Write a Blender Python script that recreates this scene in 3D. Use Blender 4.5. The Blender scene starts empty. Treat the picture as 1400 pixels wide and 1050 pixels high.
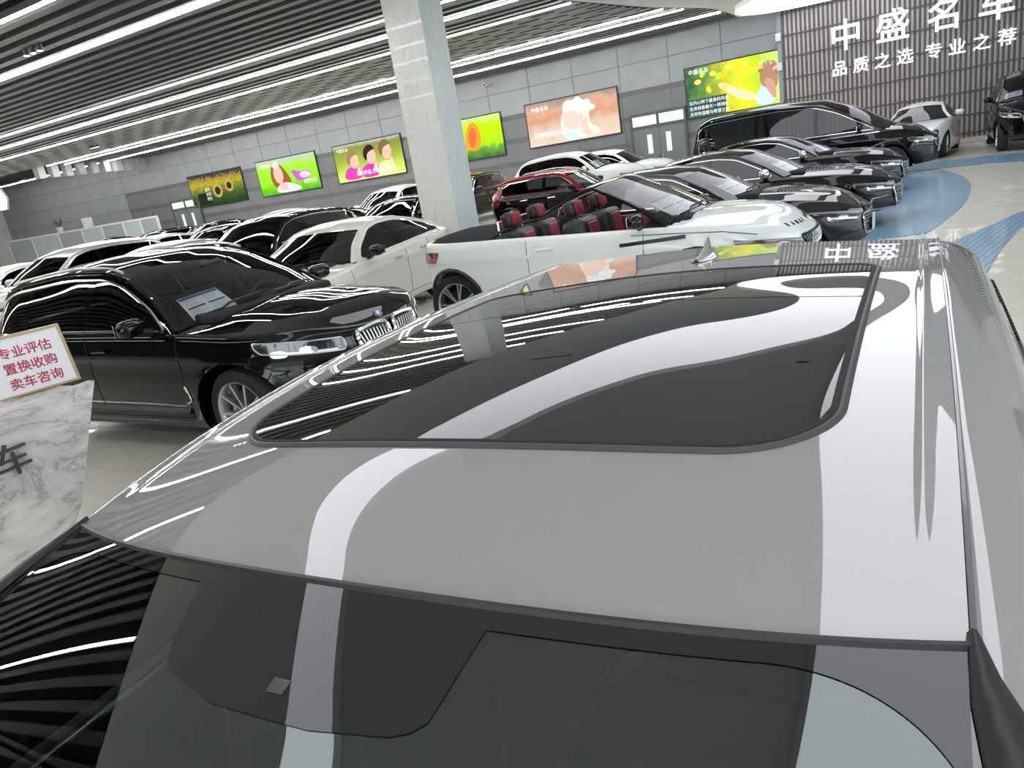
import bpy, bmesh, math, random
from mathutils import Vector, Matrix
from mathutils.bvhtree import BVHTree

random.seed(7)
SC = bpy.context.scene
COL = SC.collection
V = Vector
PI = math.pi

# ------------------------------------------------------------------ camera
CAM_H = 1.9
cd = bpy.data.cameras.new('camera')
cd.sensor_width = 36.0
cd.lens = 980.0 / 1400.0 * 36.0
cd.clip_start = 0.05
cd.clip_end = 300
cam = bpy.data.objects.new('camera', cd)
COL.objects.link(cam)
_R = ((0.879597, -0.000559, -0.475720),
      (0.447722, -0.337030, 0.828225),
      (-0.160794, -0.941494, -0.296200))
cam.matrix_world = Matrix(((_R[0][0], -_R[0][1], -_R[0][2], 0.0),
                           (_R[1][0], -_R[1][1], -_R[1][2], 0.0),
                           (_R[2][0], -_R[2][1], -_R[2][2], CAM_H),
                           (0, 0, 0, 1)))
SC.camera = cam

# ------------------------------------------------------------------ world and exposure
world = bpy.data.worlds.new('world')
SC.world = world
world.use_nodes = True
_bg = world.node_tree.nodes.get('Background')
if _bg is None:
    _bg = world.node_tree.nodes.new('ShaderNodeBackground')
    _wo = world.node_tree.nodes.new('ShaderNodeOutputWorld')
    world.node_tree.links.new(_bg.outputs[0], _wo.inputs[0])
_bg.inputs[0].default_value = (0.93, 0.965, 1.0, 1)
_bg.inputs[1].default_value = 4.2
SC.view_settings.view_transform = 'Standard'
SC.view_settings.look = 'None'
SC.view_settings.gamma = 1.0
SC.view_settings.use_curve_mapping = False
SC.view_settings.exposure = 0.55
RIBBON_POWER = 2.15
STRIP_POWER = 42.0

# ------------------------------------------------------------------ materials
MATS = {}


def principled(name, color, rough=0.5, metal=0.0, coat=0.0, emit=None, epow=0.0, spec=0.5, ior=1.5, coatrough=0.02):
    if name in MATS:
        return MATS[name]
    m = bpy.data.materials.new(name)
    m.use_nodes = True
    b = m.node_tree.nodes['Principled BSDF']
    b.inputs['Base Color'].default_value = (*color, 1)
    b.inputs['Roughness'].default_value = rough
    b.inputs['Metallic'].default_value = metal
    b.inputs['Coat Weight'].default_value = coat
    b.inputs['Coat Roughness'].default_value = coatrough
    b.inputs['Specular IOR Level'].default_value = spec
    b.inputs['IOR'].default_value = ior
    if emit is not None:
        b.inputs['Emission Color'].default_value = (*emit, 1)
        b.inputs['Emission Strength'].default_value = epow
    m.diffuse_color = (*color, 1)
    MATS[name] = m
    return m


def noisy(name, c1, c2, scale=8.0, rough=0.5, metal=0.0, coat=0.0, detail=4.0, lo=0.35, hi=0.65, stretch=(1, 1, 1), spec=0.5, coord='Object'):
    if name in MATS:
        return MATS[name]
    m = principled(name, c1, rough, metal, coat, spec=spec)
    nt = m.node_tree
    b = nt.nodes['Principled BSDF']
    tc = nt.nodes.new('ShaderNodeTexCoord')
    mp = nt.nodes.new('ShaderNodeMapping')
    mp.inputs['Scale'].default_value = stretch
    nz = nt.nodes.new('ShaderNodeTexNoise')
    nz.inputs['Scale'].default_value = scale
    nz.inputs['Detail'].default_value = detail
    rp = nt.nodes.new('ShaderNodeValToRGB')
    rp.color_ramp.elements[0].position = lo
    rp.color_ramp.elements[0].color = (*c1, 1)
    rp.color_ramp.elements[1].position = hi
    rp.color_ramp.elements[1].color = (*c2, 1)
    nt.links.new(tc.outputs[coord], mp.inputs[0])
    nt.links.new(mp.outputs[0], nz.inputs['Vector'])
    nt.links.new(nz.outputs[0], rp.inputs[0])
    nt.links.new(rp.outputs[0], b.inputs['Base Color'])
    return m


def glassmat(name, tint, ior=1.5, boost=1.0):
    """thin sheet glass: tinted see-through plus mirror by Fresnel"""
    if name in MATS:
        return MATS[name]
    m = bpy.data.materials.new(name)
    m.use_nodes = True
    nt = m.node_tree
    nt.nodes.clear()
    out = nt.nodes.new('ShaderNodeOutputMaterial')
    mix = nt.nodes.new('ShaderNodeMixShader')
    tr = nt.nodes.new('ShaderNodeBsdfTransparent')
    tr.inputs[0].default_value = (*tint, 1)
    gl = nt.nodes.new('ShaderNodeBsdfGlossy')
    gl.inputs['Roughness'].default_value = 0.0
    gl.inputs['Color'].default_value = (1, 1, 1, 1)
    fr = nt.nodes.new('ShaderNodeFresnel')
    fr.inputs['IOR'].default_value = ior
    nt.links.new(fr.outputs[0], mix.inputs[0])
    nt.links.new(tr.outputs[0], mix.inputs[1])
    nt.links.new(gl.outputs[0], mix.inputs[2])
    nt.links.new(mix.outputs[0], out.inputs[0])
    m.diffuse_color = (*tint, 1)
    MATS[name] = m
    return m


def emission(name, color, power):
    if name in MATS:
        return MATS[name]
    m = bpy.data.materials.new(name)
    m.use_nodes = True
    nt = m.node_tree
    nt.nodes.clear()
    out = nt.nodes.new('ShaderNodeOutputMaterial')
    em = nt.nodes.new('ShaderNodeEmission')
    em.inputs[0].default_value = (*color, 1)
    em.inputs[1].default_value = power
    nt.links.new(em.outputs[0], out.inputs[0])
    m.diffuse_color = (*color, 1)
    MATS[name] = m
    return m


def marble(name, base, vein, scale, rough, lo=0.02, soft=0.10, stretch=(1, 1, 1), cloud=0.12):
    if name in MATS:
        return MATS[name]
    m = principled(name, base, rough, coat=0.15)
    nt = m.node_tree
    b = nt.nodes['Principled BSDF']
    tc = nt.nodes.new('ShaderNodeTexCoord')
    mp = nt.nodes.new('ShaderNodeMapping')
    mp.inputs['Rotation'].default_value = (0.5, 0.35, 0.6)
    mp.inputs['Scale'].default_value = stretch
    n1 = nt.nodes.new('ShaderNodeTexNoise')
    n1.inputs['Scale'].default_value = scale
    n1.inputs['Detail'].default_value = 9
    n1.inputs['Roughness'].default_value = 0.62
    n1.inputs['Distortion'].default_value = 1.2
    sub = nt.nodes.new('ShaderNodeMath'); sub.operation = 'SUBTRACT'; sub.inputs[1].default_value = 0.5
    ab = nt.nodes.new('ShaderNodeMath'); ab.operation = 'ABSOLUTE'
    rp = nt.nodes.new('ShaderNodeValToRGB')
    rp.color_ramp.elements[0].position = 0.0
    rp.color_ramp.elements[0].color = (*vein, 1)
    rp.color_ramp.elements[1].position = soft
    rp.color_ramp.elements[1].color = (*base, 1)
    e = rp.color_ramp.elements.new(lo); e.color = (*[v * 0.45 + q * 0.55 for v, q in zip(vein, base)], 1)
    n2 = nt.nodes.new('ShaderNodeTexNoise'); n2.inputs['Scale'].default_value = scale * 0.7; n2.inputs['Detail'].default_value = 3
    mx = nt.nodes.new('ShaderNodeMix'); mx.data_type = 'RGBA'; mx.blend_type = 'MULTIPLY'
    r2 = nt.nodes.new('ShaderNodeValToRGB')
    r2.color_ramp.elements[0].position = 0.35; r2.color_ramp.elements[0].color = (1 - cloud * 2, 1 - cloud * 2, 1 - cloud * 1.9, 1)
    r2.color_ramp.elements[1].position = 0.6; r2.color_ramp.elements[1].color = (1, 1, 1, 1)
    mx.inputs[0].default_value = 1.0
    L = nt.links.new
    L(tc.outputs['Object'], mp.inputs[0]); L(mp.outputs[0], n1.inputs['Vector']); L(mp.outputs[0], n2.inputs['Vector'])
    L(n1.outputs[0], sub.inputs[0]); L(sub.outputs[0], ab.inputs[0]); L(ab.outputs[0], rp.inputs[0])
    L(n2.outputs[0], r2.inputs[0]); L(rp.outputs[0], mx.inputs[6]); L(r2.outputs[0], mx.inputs[7]); L(mx.outputs[2], b.inputs['Base Color'])
    return m


def mosaic(name, c1, c2, grout, size, rough):
    """small mosaic tiles far too fine to build one by one"""
    if name in MATS:
        return MATS[name]
    m = principled(name, c1, rough, coat=0.35, spec=0.5)
    m.node_tree.nodes['Principled BSDF'].inputs['Coat Roughness'].default_value = 0.08
    nt = m.node_tree
    b = nt.nodes['Principled BSDF']
    tc = nt.nodes.new('ShaderNodeTexCoord')
    br = nt.nodes.new('ShaderNodeTexBrick')
    br.offset = 0.0
    br.inputs['Color1'].default_value = (*c1, 1)
    br.inputs['Color2'].default_value = (*c2, 1)
    br.inputs['Mortar'].default_value = (*grout, 1)
    br.inputs['Scale'].default_value = 1.0
    br.inputs['Mortar Size'].default_value = size * 0.10
    br.inputs['Brick Width'].default_value = size
    br.inputs['Row Height'].default_value = size
    mp = nt.nodes.new('ShaderNodeMapping')
    mp.inputs['Rotation'].default_value = (0, 0, 0.30)
    nt.links.new(tc.outputs['Object'], mp.inputs[0])
    nt.links.new(mp.outputs[0], br.inputs['Vector'])
    nt.links.new(br.outputs['Color'], b.inputs['Base Color'])
    return m


M_BLACK = principled('black_paint', (0.003, 0.003, 0.0035), 0.5, 0.0, 1.0, spec=0.0, coatrough=0.0)
M_BLACK.node_tree.nodes['Principled BSDF'].inputs['Coat IOR'].default_value = 1.43
M_BLACKGREY = principled('graphite_black_paint', (0.012, 0.011, 0.012), 0.5, 0.0, 1.0, spec=0.0, coatrough=0.0)
M_WHITE = principled('white_paint', (0.72, 0.74, 0.73), 0.5, 0.0, 1.0, spec=0.0)
M_CREAM = principled('pearl_cream_paint', (0.68, 0.66, 0.61), 0.5, 0.0, 1.0, spec=0.0)
M_SILVER = principled('silver_paint', (0.42, 0.43, 0.42), 0.35, 0.5, 1.0)
M_RED = principled('dark_red_paint', (0.26, 0.012, 0.016), 0.5, 0.0, 1.0, spec=0.0)
M_GREY = principled('grey_paint', (0.29, 0.288, 0.286), 0.5, 0.1, 1.0, coatrough=0.0, spec=0.0)
M_GREY.node_tree.nodes['Principled BSDF'].inputs['Coat IOR'].default_value = 1.95
M_CHROME = principled('chrome', (0.80, 0.80, 0.80), 0.12, 1.0)
M_SATIN = principled('satin_silver_trim', (0.62, 0.62, 0.62), 0.3, 1.0)
M_RUBBER = principled('tyre_rubber', (0.012, 0.012, 0.012), 0.75)
M_TRIM = principled('black_plastic_trim', (0.012, 0.012, 0.013), 0.45)
M_GLOSSBLACK = principled('gloss_black_trim', (0.004, 0.004, 0.005), 0.5, coat=0.8, spec=0.0)
M_UNDER = principled('underbody_black', (0.006, 0.006, 0.006), 0.9, spec=0.1)
M_RIM = principled('alloy_rim', (0.55, 0.56, 0.57), 0.25, 0.9)
M_RIMDARK = principled('dark_alloy', (0.05, 0.05, 0.055), 0.3, 0.8)
M_LAMP = principled('headlamp_reflector', (0.75, 0.77, 0.80), 0.15, 0.6)
M_LAMPDARK = principled('headlamp_housing', (0.045, 0.047, 0.052), 0.15, 0.5, 1.0)
M_LED = principled('headlamp_light_guide', (0.85, 0.88, 0.92), 0.2, 0.0, 1.0)
M_TAIL = principled('tail_lamp_red', (0.20, 0.006, 0.010), 0.12, 0.0, 1.0)
M_INT = principled('dark_interior', (0.018, 0.018, 0.019), 0.75, spec=0.2)
M_INTGREY = principled('grey_interior', (0.06, 0.06, 0.062), 0.7, spec=0.25)
M_LEATHER = principled('black_leather', (0.022, 0.020, 0.021), 0.45)
M_REDLEATHER = principled('red_leather', (0.27, 0.024, 0.038), 0.45)
M_TAN = principled('tan_leather', (0.42, 0.25, 0.15), 0.5)
M_SEAM = principled('panel_gap', (0.012, 0.012, 0.012), 0.8)
M_PRIV = glassmat('privacy_glass', (0.05, 0.055, 0.055), 1.52)
M_SIDE = glassmat('side_glass', (0.22, 0.24, 0.235), 1.52)
M_WS = glassmat('windscreen_glass', (0.80, 0.84, 0.82), 1.42)
M_WSDARK = glassmat('tinted_windscreen_glass', (0.20, 0.24, 0.23), 1.75)
M_WSGREY = glassmat('green_tinted_windscreen', (0.60, 0.72, 0.68), 2.0)
MATS['green_tinted_windscreen'].node_tree.nodes['Glossy BSDF'].inputs['Color'].default_value = (.93, 1.0, .965, 1)
M_FRIT = principled('black_ceramic_band', (0.011, 0.011, 0.0115), 0.0, 0.0, 0.0, coatrough=0.0, spec=0.5, ior=1.58)
M_SUNGLASS = principled('dark_roof_glass', (0.018, 0.016, 0.016), 0.0, 0.0, 0.0, spec=0.5, ior=1.62)
M_PAPER = principled('white_paper', (0.80, 0.80, 0.86), 0.6)
M_INKBLUE = principled('blue_ink', (0.10, 0.10, 0.32), 0.6)
M_INKDARK = principled('dark_ink', (0.05, 0.05, 0.09), 0.6)
M_INKGREY = principled('grey_ink', (0.40, 0.40, 0.46), 0.6)
M_PLATE = principled('plate_blue_white', (0.62, 0.75, 0.85), 0.4)


# ------------------------------------------------------------------ mesh helpers
def obj(name, verts, faces, mat=None, parent=None, smooth=False, mats=None, fm=None):
    me = bpy.data.meshes.new(name)
    me.from_pydata([tuple(v) for v in verts], [], faces)
    if mats:
        for m in mats:
            me.materials.append(m)
        if fm:
            me.polygons.foreach_set('material_index', fm)
    elif mat:
        me.materials.append(mat)
    if smooth:
        me.polygons.foreach_set('use_smooth', [True] * len(me.polygons))
    me.update()
    o = bpy.data.objects.new(name, me)
    COL.objects.link(o)
    if parent is not None:
        o.parent = parent
    return o


def weld(o, dist=1e-4, sharp=None):
    bm = bmesh.new()
    bm.from_mesh(o.data)
    bmesh.ops.remove_doubles(bm, verts=bm.verts, dist=dist)
    bmesh.ops.dissolve_degenerate(bm, edges=bm.edges, dist=dist)
    bm.to_mesh(o.data)
    bm.free()
    o.data.update()
    if sharp:
        o.data.set_sharp_from_angle(angle=math.radians(sharp))
    return o


class MB:
    def __init__(self):
        self.v = []; self.f = []; self.m = []

    def add(self, vs, fs, mi=0):
        n = len(self.v)
        self.v += [tuple(v) for v in vs]
        for f in fs:
            self.f.append(tuple(i + n for i in f)); self.m.append(mi)
        return self

    def box(self, x0, x1, y0, y1, z0, z1, mi=0):
        vs = [(x0, y0, z0), (x1, y0, z0), (x1, y1, z0), (x0, y1, z0), (x0, y0, z1), (x1, y0, z1), (x1, y1, z1), (x0, y1, z1)]
        return self.add(vs, [(0, 3, 2, 1), (4, 5, 6, 7), (0, 1, 5, 4), (1, 2, 6, 5), (2, 3, 7, 6), (3, 0, 4, 7)], mi)

    def grid(self, rows, closed=False, mi=0, flip=False):
        n = len(rows[0]); vs = [p for r in rows for p in r]; fs = []
        for j in range(len(rows) - 1):
            for i in range(n if closed else n - 1):
                k = (i + 1) % n
                q = (j * n + i, j * n + k, (j + 1) * n + k, (j + 1) * n + i)
                fs.append(q[::-1] if flip else q)
        return self.add(vs, fs, mi)

    def tube(self, path, r, closed=False, ns=6, mi=0, up=V((0, 0, 1))):
        path = [V(p) for p in path]
        n = len(path); rows = []
        for i, p in enumerate(path):
            a = path[(i - 1) % n] if (closed or i > 0) else p
            b = path[(i + 1) % n] if (closed or i < n - 1) else p
            t = (b - a)
            if t.length < 1e-9:
                t = V((1, 0, 0))
            t.normalize()
            s = t.cross(up)
            if s.length < 1e-4:
                s = t.cross(V((0, 1, 0)))
            s.normalize(); u = s.cross(t)
            rr = r[i] if isinstance(r, (list, tuple)) else r
            rows.append([p + (s * math.cos(2 * PI * k / ns) + u * math.sin(2 * PI * k / ns)) * rr for k in range(ns)])
        if closed:
            rows.append(rows[0])
        self.grid(rows, True, mi)
        if not closed:
            b = len(self.v) - len(rows) * ns
            self.f.append(tuple(range(b, b + ns))); self.m.append(mi)
            e = b + (len(rows) - 1) * ns
            self.f.append(tuple(range(e + ns - 1, e - 1, -1))); self.m.append(mi)
        return self

    def lathe(self, prof, ns=32, axis='y', mi=0):
        rows = []
        for r, h in prof:
            row = []
            for k in range(ns):
                a = 2 * PI * k / ns
                c, s = r * math.cos(a), r * math.sin(a)
                row.append((c, h, s) if axis == 'y' else (c, s, h))
            rows.append(row)
        return self.grid(rows, True, mi, flip=(axis == 'y'))

    def ellipsoid(self, c, rx, ry, rz, nu=16, nv=10, mi=0, e=1.0):
        rows = []
        f = lambda t: math.copysign(abs(t) ** e, t)
        for j in range(nv + 1):
            th = -PI / 2 + PI * j / nv
            row = []
            for i in range(nu):
                ph = 2 * PI * i / nu
                row.append((c[0] + rx * f(math.cos(th)) * f(math.cos(ph)), c[1] + ry * f(math.cos(th)) * f(math.sin(ph)), c[2] + rz * f(math.sin(th))))
            rows.append(row)
        return self.grid(rows, True, mi)

    def build(self, name, mat=None, parent=None, smooth=False, mats=None, sharp=None):
        o = obj(name, self.v, self.f, mat, parent, smooth, mats, self.m if mats else None)
        if smooth:
            weld(o, 1e-5, sharp or 40)
        return o


def rbox(name, x0, x1, y0, y1, z0, z1, r, mat, parent=None, seg=3):
    bm = bmesh.new()
    bmesh.ops.create_cube(bm, size=1.0)
    for v in bm.verts:
        v.co = V((x0 + (v.co.x + .5) * (x1 - x0), y0 + (v.co.y + .5) * (y1 - y0), z0 + (v.co.z + .5) * (z1 - z0)))
    bmesh.ops.bevel(bm, geom=list(bm.edges), offset=r, segments=seg, affect='EDGES', profile=0.5)
    me = bpy.data.meshes.new(name)
    bm.to_mesh(me); bm.free()
    me.materials.append(mat)
    me.polygons.foreach_set('use_smooth', [True] * len(me.polygons))
    me.set_sharp_from_angle(angle=math.radians(50))
    o = bpy.data.objects.new(name, me)
    COL.objects.link(o)
    if parent is not None:
        o.parent = parent
    return o


def empty(name, loc=(0, 0, 0), rz=0.0):
    o = bpy.data.objects.new(name, None)
    COL.objects.link(o)
    o.location = loc
    o.rotation_euler = (0, 0, rz)
    o.empty_display_size = 0.2
    return o


def tag(o, label=None, cat=None, group=None, kind=None):
    if label: o['label'] = label
    if cat: o['category'] = cat
    if group: o['group'] = group
    if kind: o['kind'] = kind
    return o


def text_mesh(name, body, size, mat, parent=None, depth=0.01, bold=0.0, matrix=None):
    cu = bpy.data.curves.new(name, 'FONT')
    cu.body = body
    cu.size = size
    cu.extrude = depth
    cu.bevel_depth = bold
    cu.bevel_resolution = 0
    cu.align_x = 'CENTER'
    cu.align_y = 'CENTER'
    cu.resolution_u = 3
    t = bpy.data.objects.new(name, cu)
    COL.objects.link(t)
    dg = bpy.context.evaluated_depsgraph_get()
    me = bpy.data.meshes.new_from_object(t.evaluated_get(dg))
    bpy.data.objects.remove(t)
    bpy.data.curves.remove(cu)
    me.name = name
    me.materials.clear()
    me.materials.append(mat)
    if len(me.vertices):
        xs = [v.co.x for v in me.vertices]; ys = [v.co.y for v in me.vertices]
        cx, cy = (min(xs) + max(xs)) / 2, (min(ys) + max(ys)) / 2
        for v in me.vertices:
            v.co.x -= cx; v.co.y -= cy
    if matrix is not None:
        me.transform(matrix)
    o = bpy.data.objects.new(name, me)
    COL.objects.link(o)
    if parent is not None:
        o.parent = parent
    return o


def chaikin(pts, it=2, closed=False):
    for _ in range(it):
        out = [] if closed else [pts[0]]
        n = len(pts)
        for i in range(n if closed else n - 1):
            a, b = pts[i], pts[(i + 1) % n]
            out.append(tuple(p * .75 + q * .25 for p, q in zip(a, b)))
            out.append(tuple(p * .25 + q * .75 for p, q in zip(a, b)))
        if not closed:
            out.append(pts[-1])
        pts = out
    return pts


def curve1(pts):
    pts = sorted(pts)
    xs = [p[0] for p in pts]; ys = [p[1] for p in pts]; n = len(xs)
    d = [(ys[i + 1] - ys[i]) / (xs[i + 1] - xs[i]) for i in range(n - 1)]
    m = [d[0]] + [0 if d[i - 1] * d[i] <= 0 else 2 * d[i - 1] * d[i] / (d[i - 1] + d[i]) for i in range(1, n - 1)] + [d[-1]]

    def f(x):
        if x <= xs[0]: return ys[0]
        if x >= xs[-1]: return ys[-1]
        i = 0
        while x > xs[i + 1]: i += 1
        hh = xs[i + 1] - xs[i]; t = (x - xs[i]) / hh
        return (ys[i] * (2 * t ** 3 - 3 * t * t + 1) + hh * m[i] * (t ** 3 - 2 * t * t + t)
                + ys[i + 1] * (-2 * t ** 3 + 3 * t * t) + hh * m[i + 1] * (t ** 3 - t * t))
    return f


# ------------------------------------------------------------------ the hall
WALL_Y = 29.0
CEIL = 5.3

# luminous ribbon in the ceiling: (outer edge, inner edge) pairs, plan view
BAND = [((-2.0, -9), (-.6, -9)), ((-2.2, -3), (-1.4, -3)), ((-2.86, -.19), (-2.28, -.1)), ((-3.2, .42), (-2.65, .45)), ((-3.6, 1.13), (-3.0, 1.08)),
        ((-4.15, 2.02), (-3.53, 1.98)), ((-4.48, 2.42), (-3.78, 2.36)), ((-4.99, 3.01), (-4.03, 2.66)), ((-5.66, 3.94), (-4.37, 3.24)), ((-5.82, 5.01), (-4.57, 3.93)),
        ((-5.28, 5.65), (-4.51, 4.73)), ((-5.06, 6.1), (-3.98, 5.36)), ((-4.86, 7.0), (-3.58, 5.6)), ((-4.68, 8.0), (-3.3, 6.83)), ((-4.51, 8.91), (-2.85, 8.07)),
        ((-4.35, 10.2), (-2.45, 9.01)), ((-4.18, 11.57), (-1.71, 9.81)), ((-3.85, 13.0), (-1.06, 11.36)), ((-3.34, 14.47), (-.33, 13.04)), ((-2.51, 15.4), (-.15, 15.2)),
        ((-1.90, 16.9), (.02, 17)), ((-1.66, 18.74), (.22, 18.6)), ((-1.76, 20.5), (.17, 20.5)), ((-2.11, 21.7), (-.05, 22.1)), ((-2.8, 22.8), (-.7, 23.0)),
        ((-3.46, 23.8), (-1.7, 23.1)), ((-4.1, 24.9), (-2.35, 23.6)), ((-4.65, 26.0), (-2.8, 24.7)), ((-4.7, 27.2), (-3.1, 26)), ((-4.0, 28.3), (-2.8, 27)),
        ((-2.6, 28.7), (-1.9, 27.6)), ((-1.0, 28.72), (-.9, 27.6)), ((.5, 28.4), (-.2, 26.7)), ((1.2, 26.6), (.3, 25.3)), ((1.48, 23.5), (.65, 23)),
        ((1.48, 20), (.7, 19.6)), ((1.22, 17), (.45, 17)), ((.92, 14.8), (.1, 14.6)), ((.87, 13), (-.02, 12.6)), ((.9, 10.5), (-.02, 10)), ((1.02, 8), (.02, 7.5)),
        ((1.28, 6.4), (.15, 6.1)), ((1.75, 4.4), (.4, 4.5)), ((2.1, 2.9), (.65, 2.85)), ((2.3, 1.2), (.88, 1.15)), ((2.6, -3), (1.3, -3)), ((3.0, -9), (1.7, -9))]
# edge between the black baffle ceiling and the plain ceiling
EDGE = [(-6.3, -9), (-6.3, -1.5), (-6.45, -.7), (-7.7, 1.14), (-10.0, 3.5), (-11.0, 5.0), (-10.5, 6.4), (-9.2, 7.6), (-8.6, 9.5), (-8.5, 12.6), (-7.9, 15), (-6.9, 19),
        (-6.3, 22), (-5.4, 24.3), (-5.0, 26), (-5.0, 29)]


def edge_x(y):
    for (x0, y0), (x1, y1) in zip(EDGE, EDGE[1:]):
        if y0 <= y <= y1:
            return x0 + (x1 - x0) * (y - y0) / (y1 - y0)
    return EDGE[-1][0] if y > 0 else EDGE[0][0]


def hall():
    # ---- floor
    m_floor = noisy('cream_polished_floor', (0.72, 0.69, 0.61), (0.78, 0.75, 0.67), 3.0, 0.25, coat=0.5, detail=6)
    fl = MB().box(-54, 20, -12, 31, -0.2, -0.012).build('floor', m_floor)
    tag(fl, 'cream polished showroom floor', 'floor', kind='structure')
    # big tiles where they can be told apart
    tm = MB().box(0.003, 0.797, 0.003, 0.797, -0.012, 0.0)
    proto = None
    for i in range(-12, -1):
        for j in range(0, 11):
            if proto is None:
                o = tm.build('tile', m_floor, fl); proto = o
            else:
                o = proto.copy(); COL.objects.link(o)
            o.location = (i * .8, j * .8, 0)
    # blue mosaic inlays
    m_blue = mosaic('blue_mosaic', (0.06, 0.19, 0.33), (0.11, 0.27, 0.43), (0.36, 0.50, 0.62), 0.075, 0.3)
    inl = [[(-9, 11.0), (.23, 11.2), (.49, 12.12), (.73, 13.05), (.98, 14.32), (1.16, 15.95), (1.25, 17.29), (1.17, 18.77), (.91, 20.44), (.52, 20.85), (-.6, 21.0), (-9, 21.0)],
           [(-.6, 8.6), (.55, 10.57), (1.27, 12.11), (1.58, 12.74), (2.4, 14.2), (3.6, 15.6), (6.5, 16.5), (6.5, 13.2), (3.4, 13.4), (2.1, 12.6), (1.45, 11.58), (1.15, 10.45), (.89, 9.29), (.6, 7.6), (0.2, 5.0), (-.9, 5.0)],
           [(-4, 21.9), (1.3, 23.1), (2.7, 22.3), (6, 20.8), (8, 20.6), (8, 18.8), (4.6, 19.2), (2.46, 20.1), (1.41, 21.0), (-4, 21.3)],
           [(-9, -1.4), (-6.2, -.9), (-4.4, -.1), (-3.0, 1.2), (-2.3, 1.0), (-2.6, -.4), (-3.6, -2.6), (-9, -3.6)]]
    for k, p in enumerate(inl):
        p = chaikin(p, 2, True)
        n = len(p)
        vs = [(x, y, -0.011) for x, y in p] + [(x, y, 0.0015) for x, y in p]
        fs = [tuple(range(n, 2 * n))] + [(i, (i + 1) % n, n + (i + 1) % n, n + i) for i in range(n)]
        o = obj('mosaic_inlay', vs, fs, m_blue, fl)
        bm = bmesh.new(); bm.from_mesh(o.data); bmesh.ops.triangulate(bm, faces=[f for f in bm.faces if len(f.verts) > 4]); bmesh.ops.recalc_face_normals(bm, faces=bm.faces); bm.to_mesh(o.data); bm.free()
    # ---- back wall with panels
    m_wall = noisy('grey_wall_backing', (0.09, 0.095, 0.10), (0.11, 0.115, 0.12), 2)
    m_pl = noisy('pale_grey_wall_panel', (0.235, 0.247, 0.262), (0.265, 0.277, 0.292), 1.2, 0.45)
    m_pd = noisy('dark_grey_wall_panel', (0.130, 0.138, 0.146), (0.15, 0.158, 0.166), 1.2, 0.5)
    wb = MB().box(-54, 20, WALL_Y, WALL_Y + .3, 0, 7).build('wall_back', m_wall)
    tag(wb, 'grey panelled back wall of the showroom', 'wall', kind='structure')
    pw, ph = 1.95, 0.95
    pl = MB().box(0.012, pw - .012, -0.022, 0.0, 0.012, ph - .012).build('wall_panel', m_pl, wb)
    pd = MB().box(0.012, pw - .012, -0.022, 0.0, 0.012, ph - .012).build('wall_panel', m_pd, wb)
    used = {0: False, 1: False}
    for c in range(26):
        x = -5.0 - 1.95 * 1 - c * pw + 1.27
        for r in range(7):
            dark = r < 4 and x > -41.5
            src = pd if dark else pl
            if not used[dark]:
                used[dark] = True; o = src
            else:
                o = src.copy(); COL.objects.link(o)
            o.location = (x, WALL_Y, -0.18 + r * ph if r else 0.0)
            if r == 0:
                o.scale = (1, 1, (ph - .18) / ph)
    # ---- slatted feature wall
    m_back = noisy('beige_slat_backing', (0.60, 0.57, 0.54), (0.65, 0.62, 0.59), 2, 0.6)
    m_slat = noisy('dark_brown_slat', (0.075, 0.062, 0.060), (0.10, 0.084, 0.08), 10, 0.5, stretch=(8, 8, .6))
    sw = MB().box(-3.60, 14, 28.87, 28.995, 0, 6.9).build('wall_slats', m_back)
    tag(sw, 'slatted feature wall of dark brown battens', 'wall', kind='structure')
    sl = MB().box(-.036, .036, 28.83, 28.869, 0.16, 6.7)
    proto = None
    x = -3.54
    while x < 8.2:
        if proto is None:
            o = sl.build('slat', m_slat, sw); proto = o
        else:
            o = proto.copy(); COL.objects.link(o)
        o.location = (x, 0, 0); x += .142
    for z in (.30, .86, 1.57, 2.28, 2.98, 3.68, 4.38, 5.08, 5.78):
        MB().box(-3.60, 8.3, 28.81, 28.829, z - .024, z + .024).build('slat_rail', m_slat, sw)
    m_plinth = noisy('beige_plinth', (0.50, 0.46, 0.40), (0.56, 0.52, 0.46), 5, 0.4)
    b = MB().box(-3.60, 8.3, 28.62, 28.86, 0, 0.15).build('baseboard_slats', m_plinth)
    tag(b, 'beige plinth under the slatted wall', 'baseboard', kind='structure')
    ec = MB().box(-3.74, -3.60, 28.75, 29.0, 0, 6.9).build('trim_1', m_pl)
    tag(ec, 'pale grey end trim between panelled wall and slatted wall', 'trim', kind='structure')
    # ---- other walls out of the frame
    m_plain = noisy('white_wall_paint', (0.55, 0.55, 0.55), (0.6, 0.6, 0.6), 1)
    o = MB().box(-54.3, -54, -12, 31, 0, 7).build('wall_left', m_plain); tag(o, kind='structure')
    wf = MB()
    wf.box(-54, -9, -12.3, -12, 0, 7); wf.box(-9, 20, -12.3, -12, 0, .3); wf.box(-9, 20, -12.3, -12, 4.7, 7)
    for x in range(-9, 19, 3):
        wf.box(x, x + .2, -12.3, -12, .3, 4.7)
    wf = wf.build('wall_front', principled('dark_front_wall', (.035, .036, .038), .6)); tag(wf, kind='structure')
    pn = None
    for x in range(-9, 19, 3):  # unseen front windows, added to light the surfaces facing the camera
        if pn is None:
            pn = MB().box(.2, 3, -12.16, -12.14, .3, 4.7).build('window_pane', glassmat('clear_pane', (.92, .95, .95)), wf); o = pn
        else:
            o = pn.copy(); COL.objects.link(o)
        o.location = (x, 0, 0)
    wr = MB()
    wr.box(18, 18.3, -12, 31, 0, .4); wr.box(18, 18.3, -12, 31, 4.4, 7)
    for y in range(-12, 31, 3):
        wr.box(18, 18.3, y, y + .25, .4, 4.4)
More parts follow.
